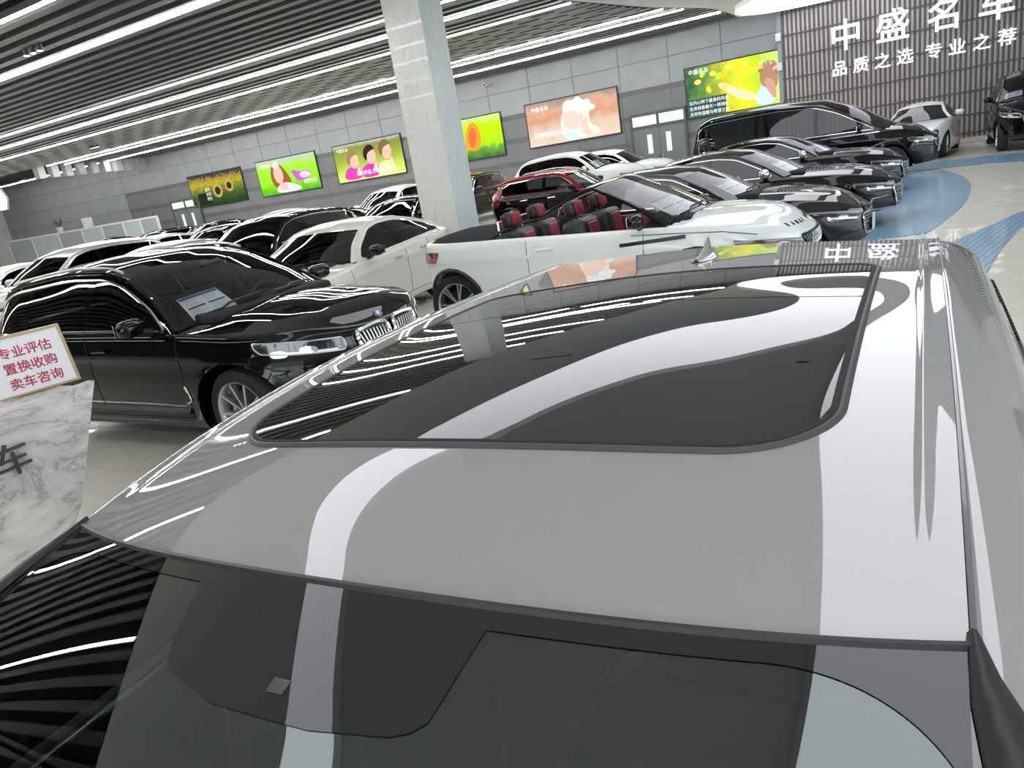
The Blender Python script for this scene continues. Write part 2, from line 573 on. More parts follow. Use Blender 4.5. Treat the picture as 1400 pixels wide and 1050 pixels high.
    wr = wr.build('wall_right', m_plain); tag(wr, kind='structure')
    pn = None
    for k, y in enumerate(range(-12, 30, 3)):
        if pn is None:
            pn = MB().box(18.1, 18.12, .25, 3, .4, 4.4).build('window_pane', glassmat('clear_pane', (.92, .95, .95)), wr); o = pn
        else:
            o = pn.copy(); COL.objects.link(o)
        o.location = (0, y, 0)
    # ---- ceiling
    m_slab = principled('ceiling_slab_dark', (0.018, 0.019, 0.020), 0.8)
    m_flat = noisy('grey_ceiling_paint', (0.72, 0.71, 0.70), (0.75, 0.74, 0.73), .5, 0.85, spec=0.1)
    ce = MB().box(-54, 20, -12, 31, CEIL + .42, CEIL + .6).build('ceiling', m_slab)
    tag(ce, 'dark showroom ceiling slab', 'ceiling', kind='structure')
    e = chaikin(EDGE, 2)
    rows = [[(x, y, CEIL) for x, y in e], [(19.8, y, CEIL) for x, y in e]]
    rows2 = [[(x, y, CEIL + .41) for x, y in e], [(x, y, CEIL) for x, y in e]]
    fl2 = MB().grid(rows, flip=True).grid(rows2, flip=True).build('flat_ceiling', m_flat, ce)
    tag(MB().box(-6.1, -5.05, 11.30, 11.43, CEIL - .012, CEIL - .002).build('ceiling_hatch', M_TRIM), 'narrow black service slot in the plain grey ceiling', 'hatch')
    for hx, hy in ((-.51, 10.31),):
        o = MB().lathe([(.001, -.012), (.09, -.012), (.10, 0), (.001, 0)], 16, 'z').build('smoke_detector', M_TRIM, None, True)
        tag(o, 'small black smoke detector on the plain ceiling beside the luminous ribbon', 'detector')
        o.location = (hx, hy, CEIL)
    # baffles
    m_baf = noisy('dark_grey_baffle', (0.062, 0.067, 0.070), (0.10, 0.107, 0.111), 3, 0.35, stretch=(.2, 4, 4))
    y = -8.5
    n = 0
    STR = [-4.0, 1.25, 5.3, 7.84, 10.15, 14.82, 16.53, 18.52, 22.95, 23.87, 26.45]
    while y < 28.6:
        if not (18.75 < y < 22.75) and min(abs(y - s) for s in STR) > .18:
            x1 = edge_x(y) - .06
            x0 = -50 if y < 22 else -37.6
            MB().box(x0, x1, y - .10, y + .10, CEIL, CEIL + .22).build('baffle', m_baf, ce)
        y += .45
        n += 1
    # staggered lattice field between two of the light lines
    m_lat = noisy('grey_lattice_block', (0.19, 0.20, 0.20), (0.25, 0.26, 0.26), 2, 0.5)
    lb = MB()
    r = 0
    yy = 18.75
    while yy < 22.6:
        xe = edge_x(yy) - .1
        lb.box(-50, xe, yy, yy + .23, CEIL, CEIL + .02)
        xx = -50 + (.62 if r % 2 else 0)
        while xx < xe - .6:
            lb.box(xx, xx + .55, yy + .23, yy + .44, CEIL + .003, CEIL + .02)
            xx += 1.24
        r += 1; yy += .44
    o = lb.build('lattice', m_lat, ce); tag(o, kind='stuff')
    # hanging fascia blocks at the far end of the baffles
    m_fas = noisy('pale_grey_fascia', (0.30, 0.31, 0.31), (0.36, 0.37, 0.37), 2, .6)
    for k in range(9):
        y = 22.6 + k * .72
        MB().box(-38.2, -37.8, y, y + .36, CEIL - .55, CEIL + .2).build('fascia_block', m_fas, ce)
    # luminous ribbon
    m_rib = emission('luminous_ceiling_film', (0.93, 0.95, 1.0), RIBBON_POWER)
    m_ribside = principled('white_ribbon_edge', (0.85, 0.85, 0.85), .5)
    bd = chaikin([(*a, *b_) for a, b_ in BAND], 3)
    z1, z0 = CEIL - .004, CEIL - .16
    mb = MB()
    mb.grid([[(p[0], p[1], z0) for p in bd], [(p[2], p[3], z0) for p in bd]], mi=0)
    mb.grid([[(p[0], p[1], z1) for p in bd], [(p[0], p[1], z0) for p in bd]], mi=1)
    mb.grid([[(p[2], p[3], z0) for p in bd], [(p[2], p[3], z1) for p in bd]], mi=1)
    mb.grid([[(p[2], p[3], z1) for p in bd], [(p[0], p[1], z1) for p in bd]], mi=1)
    o = mb.build('ribbon_light', mats=[m_rib, m_ribside])
    tag(o, 'white luminous ribbon light winding across the plain grey ceiling', 'light')
    # linear lights
    m_strip = emission('linear_light_diffuser', (1.0, 1.0, 0.97), STRIP_POWER)
    m_case = principled('light_channel', (0.3, 0.3, 0.3), .4, .6)
    for k, y in enumerate(STR):
        x1 = edge_x(y) - .12
        x0 = -50 if y < 22.5 or y > 26 else -37.5
        if y == 14.82: x0 = -34
        t = empty('linear_ceiling_light', ((x0 + x1) / 2, y, CEIL))
        hw = (x1 - x0) / 2
        MB().box(-hw, hw, -.055, .055, .0, .10).build('light_channel', m_case, t)
        MB().box(-hw + .02, hw - .02, -.032, .032, -.022, -.001).build('diffuser', m_strip, t)
        tag(t, 'long white linear light set between the dark ceiling baffles', 'light', 'linear lights along the baffle ceiling')
    # small spotlights hung in threes between baffles
    m_spot = emission('spot_face', (1, 1, .96), 9)
    for (x, y) in ((-14.5, 9.2), (-24.5, 13.2), (-30.5, 20.8), (-44.3, 25.3)):
        for k in range(3):
            t = empty('ceiling_spotlight', (x + k * .22, y, CEIL))
            MB().lathe([(.001, .02), (.06, .02), (.06, -.10), (.001, -.10)], 12, 'z').build('housing', M_TRIM, t, True)
            MB().lathe([(.001, -.104), (.05, -.104), (.05, -.101), (.001, -.101)], 12, 'z').build('lens', m_spot, t)
            tag(t, 'small round ceiling spotlight in a row of three', 'spotlight', 'ceiling spotlights in threes')
    return fl


hall()


def column():
    m = marble('pale_textured_marble', (0.66, 0.67, 0.64), (0.50, 0.51, 0.49), 2.2, 0.35, 0.004, 0.014, (1, 1, .45), .03)
    y = 13.0
    x0, x1 = -.688 * y, -.6227 * y
    yb = x1 / -.5844
    t = empty('column', ((x0 + x1) / 2, (y + yb) / 2, 0))
    w, d = (x1 - x0) / 2, (yb - y) / 2
    # four cladding slabs round a core, joints left open
    MB().box(-w + .03, w - .03, -d + .03, d - .03, 0, CEIL + .42).build('core', m, t)
    zs = [0, 2.7, CEIL + .42]
    for z0, z1 in zip(zs, zs[1:]):
        MB().box(-w, w - .003, -d, -d + .029, z0 + .001, z1 - .001).build('cladding_slab', m, t)
        MB().box(-w, w, d - .029, d, z0 + .001, z1 - .001).build('cladding_slab', m, t)
        MB().box(w - .029, w, -d + .001, d - .03, z0 + .001, z1 - .001).build('cladding_slab', m, t)
        MB().box(-w, -w + .029, -d + .03, d - .03, z0 + .001, z1 - .001).build('cladding_slab', m, t)
    tag(t, 'square column clad in pale veined marble between the parked cars', 'column')


column()


# ------------------------------------------------------------------ wall furniture
def lettering():
    m = principled('white_lit_letter', (0.85, 0.87, 0.92), .4, emit=(.9, .93, 1), epow=.55)
    rot = Matrix.Rotation(PI / 2, 4, 'X')
    t = empty('wall_sign', (0.5, 28.70, 4.0))
    for ch, x in zip('中盛名车', (-1.58, -.20, 1.20, 2.62)):
        text_mesh('letter', ch, 1.02, m, t, .03, .012, Matrix.Translation((x - .5, 0, 0)) @ rot)
    tag(t, 'large raised white characters 中盛名车 on the slatted wall', 'sign')
    t = empty('wall_sign', (0.5, 28.70, 2.98))
    for ch, x in zip('品质之选专业之荐', (-1.78, -1.14, -.49, .16, .96, 1.61, 2.26, 2.91)):
        text_mesh('letter', ch, .50, m, t, .02, .008, Matrix.Translation((x - .5, 0, 0)) @ rot)
    tag(t, 'smaller raised white characters 品质之选 专业之荐 on the slatted wall', 'sign')


lettering()


def screenmat(name, stops, scale, power=1.0, axis=2, noise=.35, size=(4, 1.8)):
    m = bpy.data.materials.new(name); m.use_nodes = True
    nt = m.node_tree; nt.nodes.clear()
    out = nt.nodes.new('ShaderNodeOutputMaterial'); em = nt.nodes.new('ShaderNodeEmission'); em.inputs[1].default_value = power
    tc = nt.nodes.new('ShaderNodeTexCoord'); sp = nt.nodes.new('ShaderNodeSeparateXYZ')
    nz = nt.nodes.new('ShaderNodeTexNoise'); nz.inputs['Scale'].default_value = scale; nz.inputs['Detail'].default_value = 5
    mr = nt.nodes.new('ShaderNodeMapRange'); s = size[0] if axis == 0 else size[1]
    mr.inputs[1].default_value = -s / 2; mr.inputs[2].default_value = s / 2
    sb = nt.nodes.new('ShaderNodeMath'); sb.operation = 'SUBTRACT'; sb.inputs[1].default_value = .5
    ml = nt.nodes.new('ShaderNodeMath'); ml.operation = 'MULTIPLY_ADD'; ml.inputs[1].default_value = noise * 2
    rp = nt.nodes.new('ShaderNodeValToRGB')
    els = rp.color_ramp.elements
    els[0].position, els[0].color = stops[0][0], (*stops[0][1], 1)
    els[1].position, els[1].color = stops[-1][0], (*stops[-1][1], 1)
    for p, c in stops[1:-1]:
        e = els.new(p); e.color = (*c, 1)
    L = nt.links.new
    L(tc.outputs['Object'], sp.inputs[0]); L(tc.outputs['Object'], nz.inputs['Vector']); L(sp.outputs[axis], mr.inputs[0])
    L(nz.outputs[0], sb.inputs[0]); L(sb.outputs[0], ml.inputs[0]); L(mr.outputs[0], ml.inputs[2]); L(ml.outputs[0], rp.inputs[0])
    L(rp.outputs[0], em.inputs[0]); L(em.outputs[0], out.inputs[0])
    return m


def screens():
    frame = principled('screen_bezel', (0.012, 0.012, 0.012), .4)
    ems = {}

    def col(c, p=.9):
        k = 'screen_print_%d_%d_%d' % tuple(int(v * 255) for v in c)
        return emission(k, c, p)

    def blob(t, layer, pts, c, p=.9, sm=2):
        pts = chaikin(pts, sm, True) if sm else pts
        y = -.0615 - .0012 * layer
        n = len(pts)
        o = obj('printed_shape', [(a, y, b) for a, b in pts], [tuple(range(n))], col(c, p), t)
        return o

    def ell(cx, cz, rx, rz, rot=0, n=14):
        return [(cx + rx * math.cos(a) * math.cos(rot) - rz * math.sin(a) * math.sin(rot), cz + rx * math.cos(a) * math.sin(rot) + rz * math.sin(a) * math.cos(rot)) for a in [2 * PI * k / n for k in range(n)]]

    def txt(t, layer, s, x, z, size, c=(1, 1, 1)):
        o = text_mesh('caption', s, size, col(c, 1.0), t, .0006, 0, Matrix.Translation((x, -.0615 - .0012 * layer, z)) @ Matrix.Rotation(PI / 2, 4, 'X'))
        return o
    specs = [  # x0,x1,z0,z1,label
        (-35.07, -30.80, 2.08, 3.84, 'wall screen showing two sunflowers in a dark field'),
        (-29.70, -25.52, 2.05, 3.86, 'wall screen showing a long-haired girl lying on bright green grass'),
        (-24.40, -20.25, 2.06, 3.85, 'wall screen showing three seated figures, two in pink, before green'),
        (-19.10, -14.95, 2.08, 3.88, 'wall screen showing an orange flower on lime green beside the column'),
        (-13.80, -9.70, 2.14, 3.92, 'wall screen showing a child wearing a white flower crown'),
        (-7.08, -3.70, 2.19, 4.02, 'wall screen showing outstretched hands in yellow-green sunlight')]
    skin = (.85, .52, .38)
    for k, (x0, x1, z0, z1, lab) in enumerate(specs):
        cx, cz = (x0 + x1) / 2, (z0 + z1) / 2
        w, hh = (x1 - x0), (z1 - z0)
        t = empty('wall_screen', (cx, WALL_Y - .03, cz))
        bz = MB().box(-w / 2, w / 2, -.056, .0, -hh / 2, hh / 2).build('bezel', frame, t)
        W, H = w - .10, hh - .10
        S = (W, H)
        if k == 0:
            m = screenmat('sunflower_field_print', [(0, (.02, .05, .015)), (.30, (.06, .11, .03)), (.52, (.20, .24, .03)), (.70, (.50, .42, .03)), (.84, (.33, .22, .06)), (.95, (.05, .045, .05))], 9, .8, 2, .22, S)
        elif k == 1:
            m = screenmat('bright_grass_print', [(0, (.10, .42, .02)), (.35, (.30, .78, .02)), (.75, (.36, .80, .05)), (.88, (.45, .62, .28)), (1, (.5, .6, .5))], 2.5, .9, 2, .15, S)
        elif k == 2:
            m = screenmat('meadow_print', [(0, (.72, .90, .25)), (.2, (.55, .75, .10)), (.55, (.34, .42, .06)), (.9, (.24, .28, .05)), (1, (.5, .5, .45))], 1.2, .9, 2, .15, S)
        elif k == 3:
            m = screenmat('lime_meadow_print', [(0, (.05, .14, .04)), (.22, (.13, .35, .05)), (.34, (.42, .85, .01)), (.8, (.50, .95, .01)), (1, (.55, .85, .25))], 2.5, .95, 2, .18, S)
        elif k == 4:
            m = screenmat('warm_blur_print', [(0, (.80, .62, .50)), (.35, (.72, .55, .42)), (.6, (.66, .33, .20)), (.8, (.70, .40, .28)), (1, (.33, .28, .26))], 2.0, .85, 2, .3, S)
        else:
            m = screenmat('sunlit_leaves_print', [(0, (.04, .12, .06)), (.25, (.16, .30, .06)), (.45, (.60, .60, .03)), (.62, (.80, .76, .03)), (.8, (.42, .80, .02)), (1, (.62, .90, .18))], 3.2, .95, 0, .22, S)
        MB().box(-W / 2, W / 2, -.0605, -.0561, -H / 2, H / 2).build('display', m, t)
        if k == 0:
            for (a, b, r) in ((.05, -.12, .36), (1.0, .04, .31)):
                blob(t, 1, [(a + r * (1.12 if q % 2 else .9) * math.cos(q * PI / 14), b + r * (1.12 if q % 2 else .9) * math.sin(q * PI / 14)) for q in range(28)], (.55, .40, .10), .8, 1)
                blob(t, 2, ell(a, b, r * .62, r * .62), (.06, .025, .02))
            blob(t, 1, [(-1.6, -.75), (-.6, -.75), (-.55, -.1), (-1.6, -.15)], (.02, .03, .015), .8, 0)
            for i, s_ in enumerate(('夏天', '向阳', '而生')):
                txt(t, 3, s_, -.72, .02 - .24 * i, .2, (.9, .9, .85))
        elif k == 1:
            blob(t, 1, [(-1.05, .55), (-.6, .72), (-.2, .45), (.25, -.35), (.0, -.5), (-.5, -.25), (-.95, -.62), (-1.2, -.1)], (.30, .12, .03))
            blob(t, 2, ell(-.62, .1, .33, .46), skin); blob(t, 3, ell(-.68, .58, .26, .2), (.72, .66, .6))
            blob(t, 2, [(-1.1, -.82), (-.7, -.35), (-.15, -.3), (.75, -.62), (.8, -.82)], (.75, .70, .85)); blob(t, 3, ell(-.42, -.52, .3, .2), (.75, .5, .5))
            blob(t, 1, [(.25, .2), (.55, .18), (.8, .05), (1.35, .15), (1.75, -.2), (.8, -.42), (.5, -.3)], (.55, .12, .60)); blob(t, 2, [(.75, .0), (1.3, .1), (1.7, -.2), (.9, -.3)], (.75, .6, .9))
            txt(t, 4, '中盛名车', -1.4, .62, .2); txt(t, 4, '自然生活', 1.45, -.45, .22)
        elif k == 2:
            for (a, hc, sh) in ((-.95, (.32, .22, .12), (.75, .06, .45)), (.1, (.04, .02, .03), (.72, .04, .42)), (1.05, (.22, .14, .07), (.85, .75, .35))):
                b = .02 if a < 0 else (.10 if a < 1 else .2)
                blob(t, 1, [(a - .75, -.8), (a - .55, -.3), (a - .1, -.15), (a + .4, -.2), (a + .55, -.8)], sh)
                blob(t, 2, ell(a + .08, b + .05, .30, .38), skin); blob(t, 3, [(a - .38, b + .05), (a - .3, b + .42), (a + .1, b + .62), (a + .42, b + .35), (a + .2, b + .3), (a - .12, b + .2), (a - .2, b - .2)], hc)
                blob(t, 3, [(a + .05, b - .65), (a + .25, b - .25), (a + .4, b - .3), (a + .35, b - .7)], (.9, .62, .48))
            txt(t, 5, '中盛名车', -1.45, .62, .18); txt(t, 5, '陪伴家人幸福出行', .3, -.55, .24)
        elif k == 3:
            for (a, b, s_) in ((.55, .05, 1.0), (-.1, -.35, .7)):
                blob(t, 1, [(a - .3 * s_, b - .55 * s_), (a - .42 * s_, b), (a - .18 * s_, b + .5 * s_), (a + .1 * s_, b + .68 * s_), (a + .38 * s_, b + .45 * s_), (a + .45 * s_, b - .05), (a + .3 * s_, b - .55 * s_)], (.85, .35, .03))
                blob(t, 2, ell(a, b, .2 * s_, .42 * s_, -.15), (.75, .16, .06))
        elif k == 4:
            blob(t, 1, [(-.55, -.78), (-.5, .1), (-.2, .55), (.5, .62), (.8, .1), (.75, -.3), (1.2, -.5), (1.1, -.8)], (.85, .80, .62))
            blob(t, 2, ell(.05, .05, .46, .52, .35), (.90, .62, .55)); blob(t, 3, [(-.4, .25), (-.25, .75), (.15, .68), (.35, .85), (.6, .6), (.9, .55), (.95, .2), (.6, .1), (.1, .38)], (.85, .92, .9))
            for q in range(7): blob(t, 4, ell(-.2 + q * .19, .42 + .16 * math.sin(q * 1.7), .12, .10), (.95, .9, .86) if q % 2 else (.72, .86, .86))
            blob(t, 3, [(-.45, -.8), (-.25, -.35), (.2, -.45), (.3, -.8)], (.62, .78, .85)); blob(t, 4, [(.5, -.75), (.35, -.35), (.55, .0), (.72, -.05), (.62, -.4), (.95, -.7)], (.88, .58, .48))
            txt(t, 5, '中盛名车', -1.35, .60, .2); txt(t, 5, '天使般的笑容', -1.05, -.42, .24)
        else:
            blob(t, 1, [(.75, -.85), (.95, -.2), (1.3, -.05), (1.6, -.85)], (.60, .78, .92)); blob(t, 1, [(-.55, .12), (-.3, .22), (.2, -.1), (.9, -.42), (.85, -.65), (.3, -.55), (-.2, -.15)], (.92, .72, .42))
            blob(t, 2, [(.95, .1), (1.1, .55), (1.4, .62), (1.62, .5), (1.62, -.3), (1.35, -.35), (1.05, -.2)], (.45, .25, .15))
            blob(t, 3, [(1.12, -.02), (1.28, .06), (1.5, -.1), (1.55, -.7), (1.38, -.62), (1.2, -.3)], (.62, .34, .26))
            for q in range(9): blob(t, 3, ell(1.02 + .07 * q, .12 + .42 * math.sin(.5 + q * .31) + .02 * (q % 2), .085, .06, q * .5), (.70, .48, .32) if q % 2 else (.36, .19, .12))
            for q in range(14): blob(t, 1, ell(-1.2 + .19 * q, .35 + .33 * math.sin(q * 2.3), .13, .09, q), ((.90, .88, .12), (.55, .85, .06), (.80, .70, .05))[q % 3])
            blob(t, 1, [(-1.62, -.86), (-.25, -.86), (-.2, -.22), (-1.62, -.25)], (.04, .09, .09), .9, 0)
            txt(t, 4, '中盛名车', -1.15, .72, .19)
            for i, s_ in enumerate(('在内心种下最美的风景', '生命就像春天一样绚烂', '无尽的温暖与希望之间')):
                txt(t, 4, s_, -.85, -.35 - .2 * i, .145)
        tag(t, lab, 'screen')


screens()


def doors_and_partition():
    m_door = noisy('grey_steel_door', (0.13, 0.145, 0.15), (0.15, 0.165, 0.17), 3, .45)
    m_fr = principled('dark_door_frame', (0.07, 0.078, 0.08), .5)
    m_gl = principled('frosted_lit_pane', (0.62, 0.66, 0.62), .3, emit=(.8, .86, .8), epow=.25)
    for k, (x0, x1, top) in enumerate(((-9.34, -7.12, 2.74), (-37.0, -34.6, 2.72))):
        t = empty('door_%d' % (k + 1), ((x0 + x1) / 2, WALL_Y - .03, 0))
        w = (x1 - x0) / 2
        f = MB(); f.box(-w, -w + .09, -.09, 0, 0, top); f.box(w - .09, w, -.09, 0, 0, top); f.box(-w + .09, w - .09, -.09, 0, top - .10, top); f.box(-w + .09, w - .09, -.09, 0, 2.18, 2.26)
        f.box(-.04, .04, -.09, 0, 2.26, top - .1)
        f.build('door_frame', m_fr, t)
        for s in (-1, 1):
            a0, a1 = (-w + .09, -.006) if s < 0 else (.006, w - .09)
            lf = MB().box(a0, a1, -.06, -.01, .01, 2.175).build('door_leaf', m_door, t)
            c = (a0 + a1) / 2 - s * .14
            MB().box(c - .10, c + .10, -.066, -.0605, 1.2, 1.92).build('window_pane', m_gl, lf)
            MB().box(-s * -.09 - .02, -s * -.09 + .02, -.11, -.061, .95, 1.15).build('handle', M_SATIN, lf)
            b0, b1 = (-w + .10, -.05) if s < 0 else (.05, w - .10)
            MB().box(b0, b1, -.05, -.03, 2.27, top - .11).build('transom_pane', m_gl, t)
        tag(t, 'grey double door with narrow panes and a glazed transom' if k == 0 else 'far grey double door beside the sunflower screen', 'door', kind='structure')
    # office partition
    m_p = principled('white_partition_frame', (0.60, 0.62, 0.62), .4)
    m_b = principled('pale_blue_grey_panel', (0.36, 0.41, 0.43), .4)
    m_g2 = principled('frosted_grey_panel', (0.27, 0.30, 0.30), .35)
    t = empty('office_partition', (-41, 26, 0))
    xs = [-49, -46.4, -43.6, -41.3, -39.4, -37.5, -36.0, -34.6]
    MB().box(xs[0] + 41, xs[-1] + 41.05, -.04, .04, 2.0, 2.09).build('top_rail', m_p, t)
    MB().box(xs[0] + 41, xs[-1] + 41.05, -.04, .04, 0, .1).build('bottom_rail', m_p, t)
    for x in xs:
        MB().box(x + 41 - .05, x + 41 + .05, -.05, .05, .1, 2.0).build('post', m_p, t)
    for k, (a, b) in enumerate(zip(xs, xs[1:])):
        MB().box(a + 41.05, b + 40.95, -.01, .01, .1, 2.0).build('panel', m_b if k % 2 else m_g2, t)
    tag(t, 'low white-framed glazed office partition along the far end', 'partition')
    o = rbox('storage_box', -41.0, -40.4, 25.96, 26.04 + .2, 2.092, 2.62, .02, m_p)
    tag(o, 'white box standing on top of the office partition', 'box')
    t = empty('potted_plant', (-43.3, 26, 2.09))
    MB().lathe([(.001, 0.002), (.14, 0.002), (.18, .28), (.15, .28), (.001, .25)], 14, 'z').build('pot', m_p, t, True)
    lf = MB(); m_l = noisy('plant_green', (.05, .12, .02), (.16, .2, .03), 9)
    for k in range(26):
        a = random.random() * 6.28; l = .35 + random.random() * .3; e = .5 + random.random()
        p0 = V((0, 0, .26)); p1 = p0 + V((math.cos(a) * l * .5, math.sin(a) * l * .5, l * e * .8)); p2 = p0 + V((math.cos(a) * l, math.sin(a) * l, l * e * .7))
        s = V((-math.sin(a), math.cos(a), 0)) * .05
        lf.add([p0 - s * .3, p0 + s * .3, p1 + s, p1 - s, p2], [(0, 1, 2, 3), (3, 2, 4)])
    lf.build('leaves', m_l, t)
    tag(t, 'small green plant in a white pot on the partition', 'plant')
    # hexagonal lights at far left
    mh = emission('hexagon_light_white', (.85, 1, .95), 2.0); mg = emission('hexagon_light_green', (.55, .9, .25), 1.2)
    for (x, z, r, m, lab) in ((-46.6, 4.45, .7, mh, 'white glowing hexagon lamp hanging above the far office'), (-46.9, 3.1, .55, mg, 'green glowing hexagon lamp hanging above the far office')):
        t = empty('hexagon_lamp', (x, 25.2 if z > 4 else 24.2, z))
        mb = MB(); mb.lathe([(.001, .06), (r, .06), (r, -.06), (.001, -.06)], 6, 'y'); mb.build('housing', m_p, t)
        mb = MB(); mb.lathe([(.001, -.075), (r * .95, -.075), (r * .95, -.0605), (.001, -.0605)], 6, 'y'); mb.build('face', m, t)
        MB().tube([(0, 0, r * .8), (0, 0, CEIL + .4 - z)], .012).build('cord', M_TRIM, t)
        tag(t, lab, 'lamp')
    # little security cameras on the wall
    for (x, z, lab) in ((-15.3, 5.0, 'small security camera on the wall above the orange flower screen'), (-33.3, 5.05, 'small security camera on the wall above the sunflower screen')):
        t = empty('security_camera', (x, WALL_Y - .025, z))
        MB().box(-.05, .05, -.12, 0, -.05, .05).build('bracket', m_p, t)
        MB().box(-.07, .07, -.42, -.12, -.08, .05).build('camera_housing', m_p, t)
        MB().box(-.05, .05, -.425, -.4205, -.06, .03).build('camera_lens', M_TRIM, t)
        tag(t, lab, 'camera')
    for (z, lab) in ((4.35, 'upper small white sensor box on the grey trim strip'), (3.4, 'lower small white sensor box on the grey trim strip')):
        o = rbox('sensor_box', -3.78, -3.60, 28.62, 28.745, z - .12, z + .14, .02, m_p); tag(o, lab, 'sensor')


doors_and_partition()


# ------------------------------------------------------------------ reception desk and sign
def desk():
    m = marble('white_grey_marble', (0.70, 0.69, 0.66), (0.36, 0.35, 0.33), 1.5, 0.22, 0.02, 0.12, (1, 1, 2.2), .15)
    t = empty('reception_desk', (-4.15, 1.3, 0))
    # front face lies along +X side, running away from the viewer; end edge slopes
    zt = 1.07
    mb = MB()
    fx = 0.0
    prof = [(-1.6, 0), (.42, 0), (.78, .42), (1.09, zt), (-1.6, zt)]
    n = len(prof)
    a = [(fx, y, z) for y, z in prof]; b = [(fx - .06, y, z) for y, z in prof]
    mb.add(a + b, [tuple(range(n)), tuple(range(2 * n - 1, n - 1, -1))] + [(i + n, (i + 1) % n + n, (i + 1) % n, i) for i in range(n)])
    mb.build('front_panel', m, t)
    MB().box(-.62, -.061, -1.6, 1.0, zt - .06, zt - .001).build('worktop', m, t)
    MB().box(-.60, -.54, -1.6, .40, 0, zt - .061).build('back_panel', m, t)
    mb = MB(); mb.box(-.539, -.062, .30, .36, 0, zt - .062); mb.build('end_panel', m, t)
    mg = principled('dark_metal_letter', (0.055, 0.052, 0.05), .35, .6)
    for ch, y, z in (('车', .53, .825), ('名', .24, .735), ('盛', -.04, .70)):
        mt = Matrix.Translation((.012, y, z)) @ Matrix(((0, 0, 1, 0), (1, 0, 0, 0), (0, 1, 0, 0), (0, 0, 0, 1)))
        text_mesh('letter', ch, .19, mg, t, .004, .001, mt)
    tag(t, 'white and grey veined marble reception desk with dark metal characters', 'desk')
    # framed notice on the desk
    s = empty('notice_board', (-4.39, 2.19, zt))
    dirx = V((.30, .954, 0)).normalized()      # along the board, left to right for the reader
    nrm = V((dirx.y, -dirx.x, 0))
    up = V((0, 0, 1)) * .965 - nrm * .26
    w, hgt = .47, .355
    mt = Matrix((( dirx.x, up.x, nrm.x, 0), (dirx.y, up.y, nrm.y, 0), (dirx.z, up.z, nrm.z, 0), (0, 0, 0, 1)))

    def place(mb, name, mat, par=s):
        mb.v = [tuple(mt @ V(v)) for v in mb.v]
        return mb.build(name, mat, par)
    mgold = principled('brass_frame', (0.42, 0.34, 0.20), .35, .8)
    f = MB(); e = .016
    f.box(-w / 2, w / 2, 0.004, e, -.012, .012); f.box(-w / 2, w / 2, hgt - e, hgt, -.012, .012); f.box(-w / 2, -w / 2 + e, e, hgt - e, -.012, .012); f.box(w / 2 - e, w / 2, e, hgt - e, -.012, .012)
    place(f, 'frame', mgold)
    place(MB().box(-w / 2 + e, w / 2 - e, e, hgt - e, -.006, .006), 'sign_face', principled('white_sign_face', (.78, .74, .79), .35))
    place(MB().box(-.10, .10, 0.0, .12, -.13, -.013), 'stand', mgold)
    mr = principled('red_sign_print', (0.42, 0.02, 0.05), .5)
    mp = principled('purple_sign_print', (0.12, 0.10, 0.35), .5)
    for i, line in enumerate(('专业评估', '置换收购', '卖车咨询')):
        text_mesh('printed_text', line, .069, mr, s, .0003, .0010, mt @ Matrix.Translation((0.026, hgt * .72 - i * .090, .0072)))
    text_mesh('printed_text', '中盛名车', .028, mp, s, .0006, 0, mt @ Matrix.Translation((-.17, hgt - .035, .0072)))
    tag(s, 'white notice in a thin brass frame with red characters 专业评估 置换收购 卖车咨询', 'sign')


desk()


# ------------------------------------------------------------------ cars
WHEELS = {}


def wheel_meshes(style, rim_mat, key):
    k = (style, key)
    if k in WHEELS:
        return WHEELS[k]
    mb = MB()
    mb.lathe([(.245, -.10), (.30, -.112), (.328, -.10), (.338, -.07), (.34, 0), (.338, .07), (.328, .10), (.30, .112), (.245, .10)], 36)
    t = mb.build('wheel', M_RUBBER, None, True)
    mb = MB()
    mb.lathe([(.247, .10), (.252, .112), (.243, .114), (.232, .10), (.225, -.09)], 36)
    mb.lathe([(.001, .092), (.03, .095), (.045, .085), (.05, .05)], 20)
    n = {'multi': 10, 'five': 5, 'split': 7}[style]
    for q in range(n):
        a = 2 * PI * q / n
        offs = (-.10, .10) if style == 'five' else ((0,) if style == 'multi' else (-.06, .06))
        for off in offs:
            ca, sa = math.cos(a), math.sin(a)
            cb, sb = math.cos(a + off * 1.6), math.sin(a + off * 1.6)
            wd = .011 if style != 'five' else .015
            pa = V((ca * .03, 0, sa * .03)); pb = V((cb * .238, 0, sb * .238))
            tdir = (pb - pa).normalized(); s = V((-tdir.z, 0, tdir.x)) * wd
            y0, y1 = .082, .100
            vs = [pa - s + V((0, y0 - .03, 0)), pa + s + V((0, y0 - .03, 0)), pb + s * 1.2 + V((0, y1 - .03, 0)), pb - s * 1.2 + V((0, y1 - .03, 0)),
                  pa - s * .7 + V((0, y0, 0)), pa + s * .7 + V((0, y0, 0)), pb + s * .9 + V((0, y1, 0)), pb - s * .9 + V((0, y1, 0))]
            mb.add(vs, [(0, 1, 2, 3), (7, 6, 5, 4), (0, 4, 5, 1), (1, 5, 6, 2), (2, 6, 7, 3), (3, 7, 4, 0)])
    r = mb.build('rim', rim_mat, t, True)
    mb = MB(); mb.lathe([(.001, .02), (.17, .02), (.17, -.01), (.001, -.01)], 24)
    d = mb.build('brake_disc', principled('brake_disc_steel', (.05, .05, .05), .5, .6), t, True)
    out = (t.data, r.data, d.data)
    for o in (t, r, d):
        bpy.data.objects.remove(o)
    WHEELS[k] = out
    return out


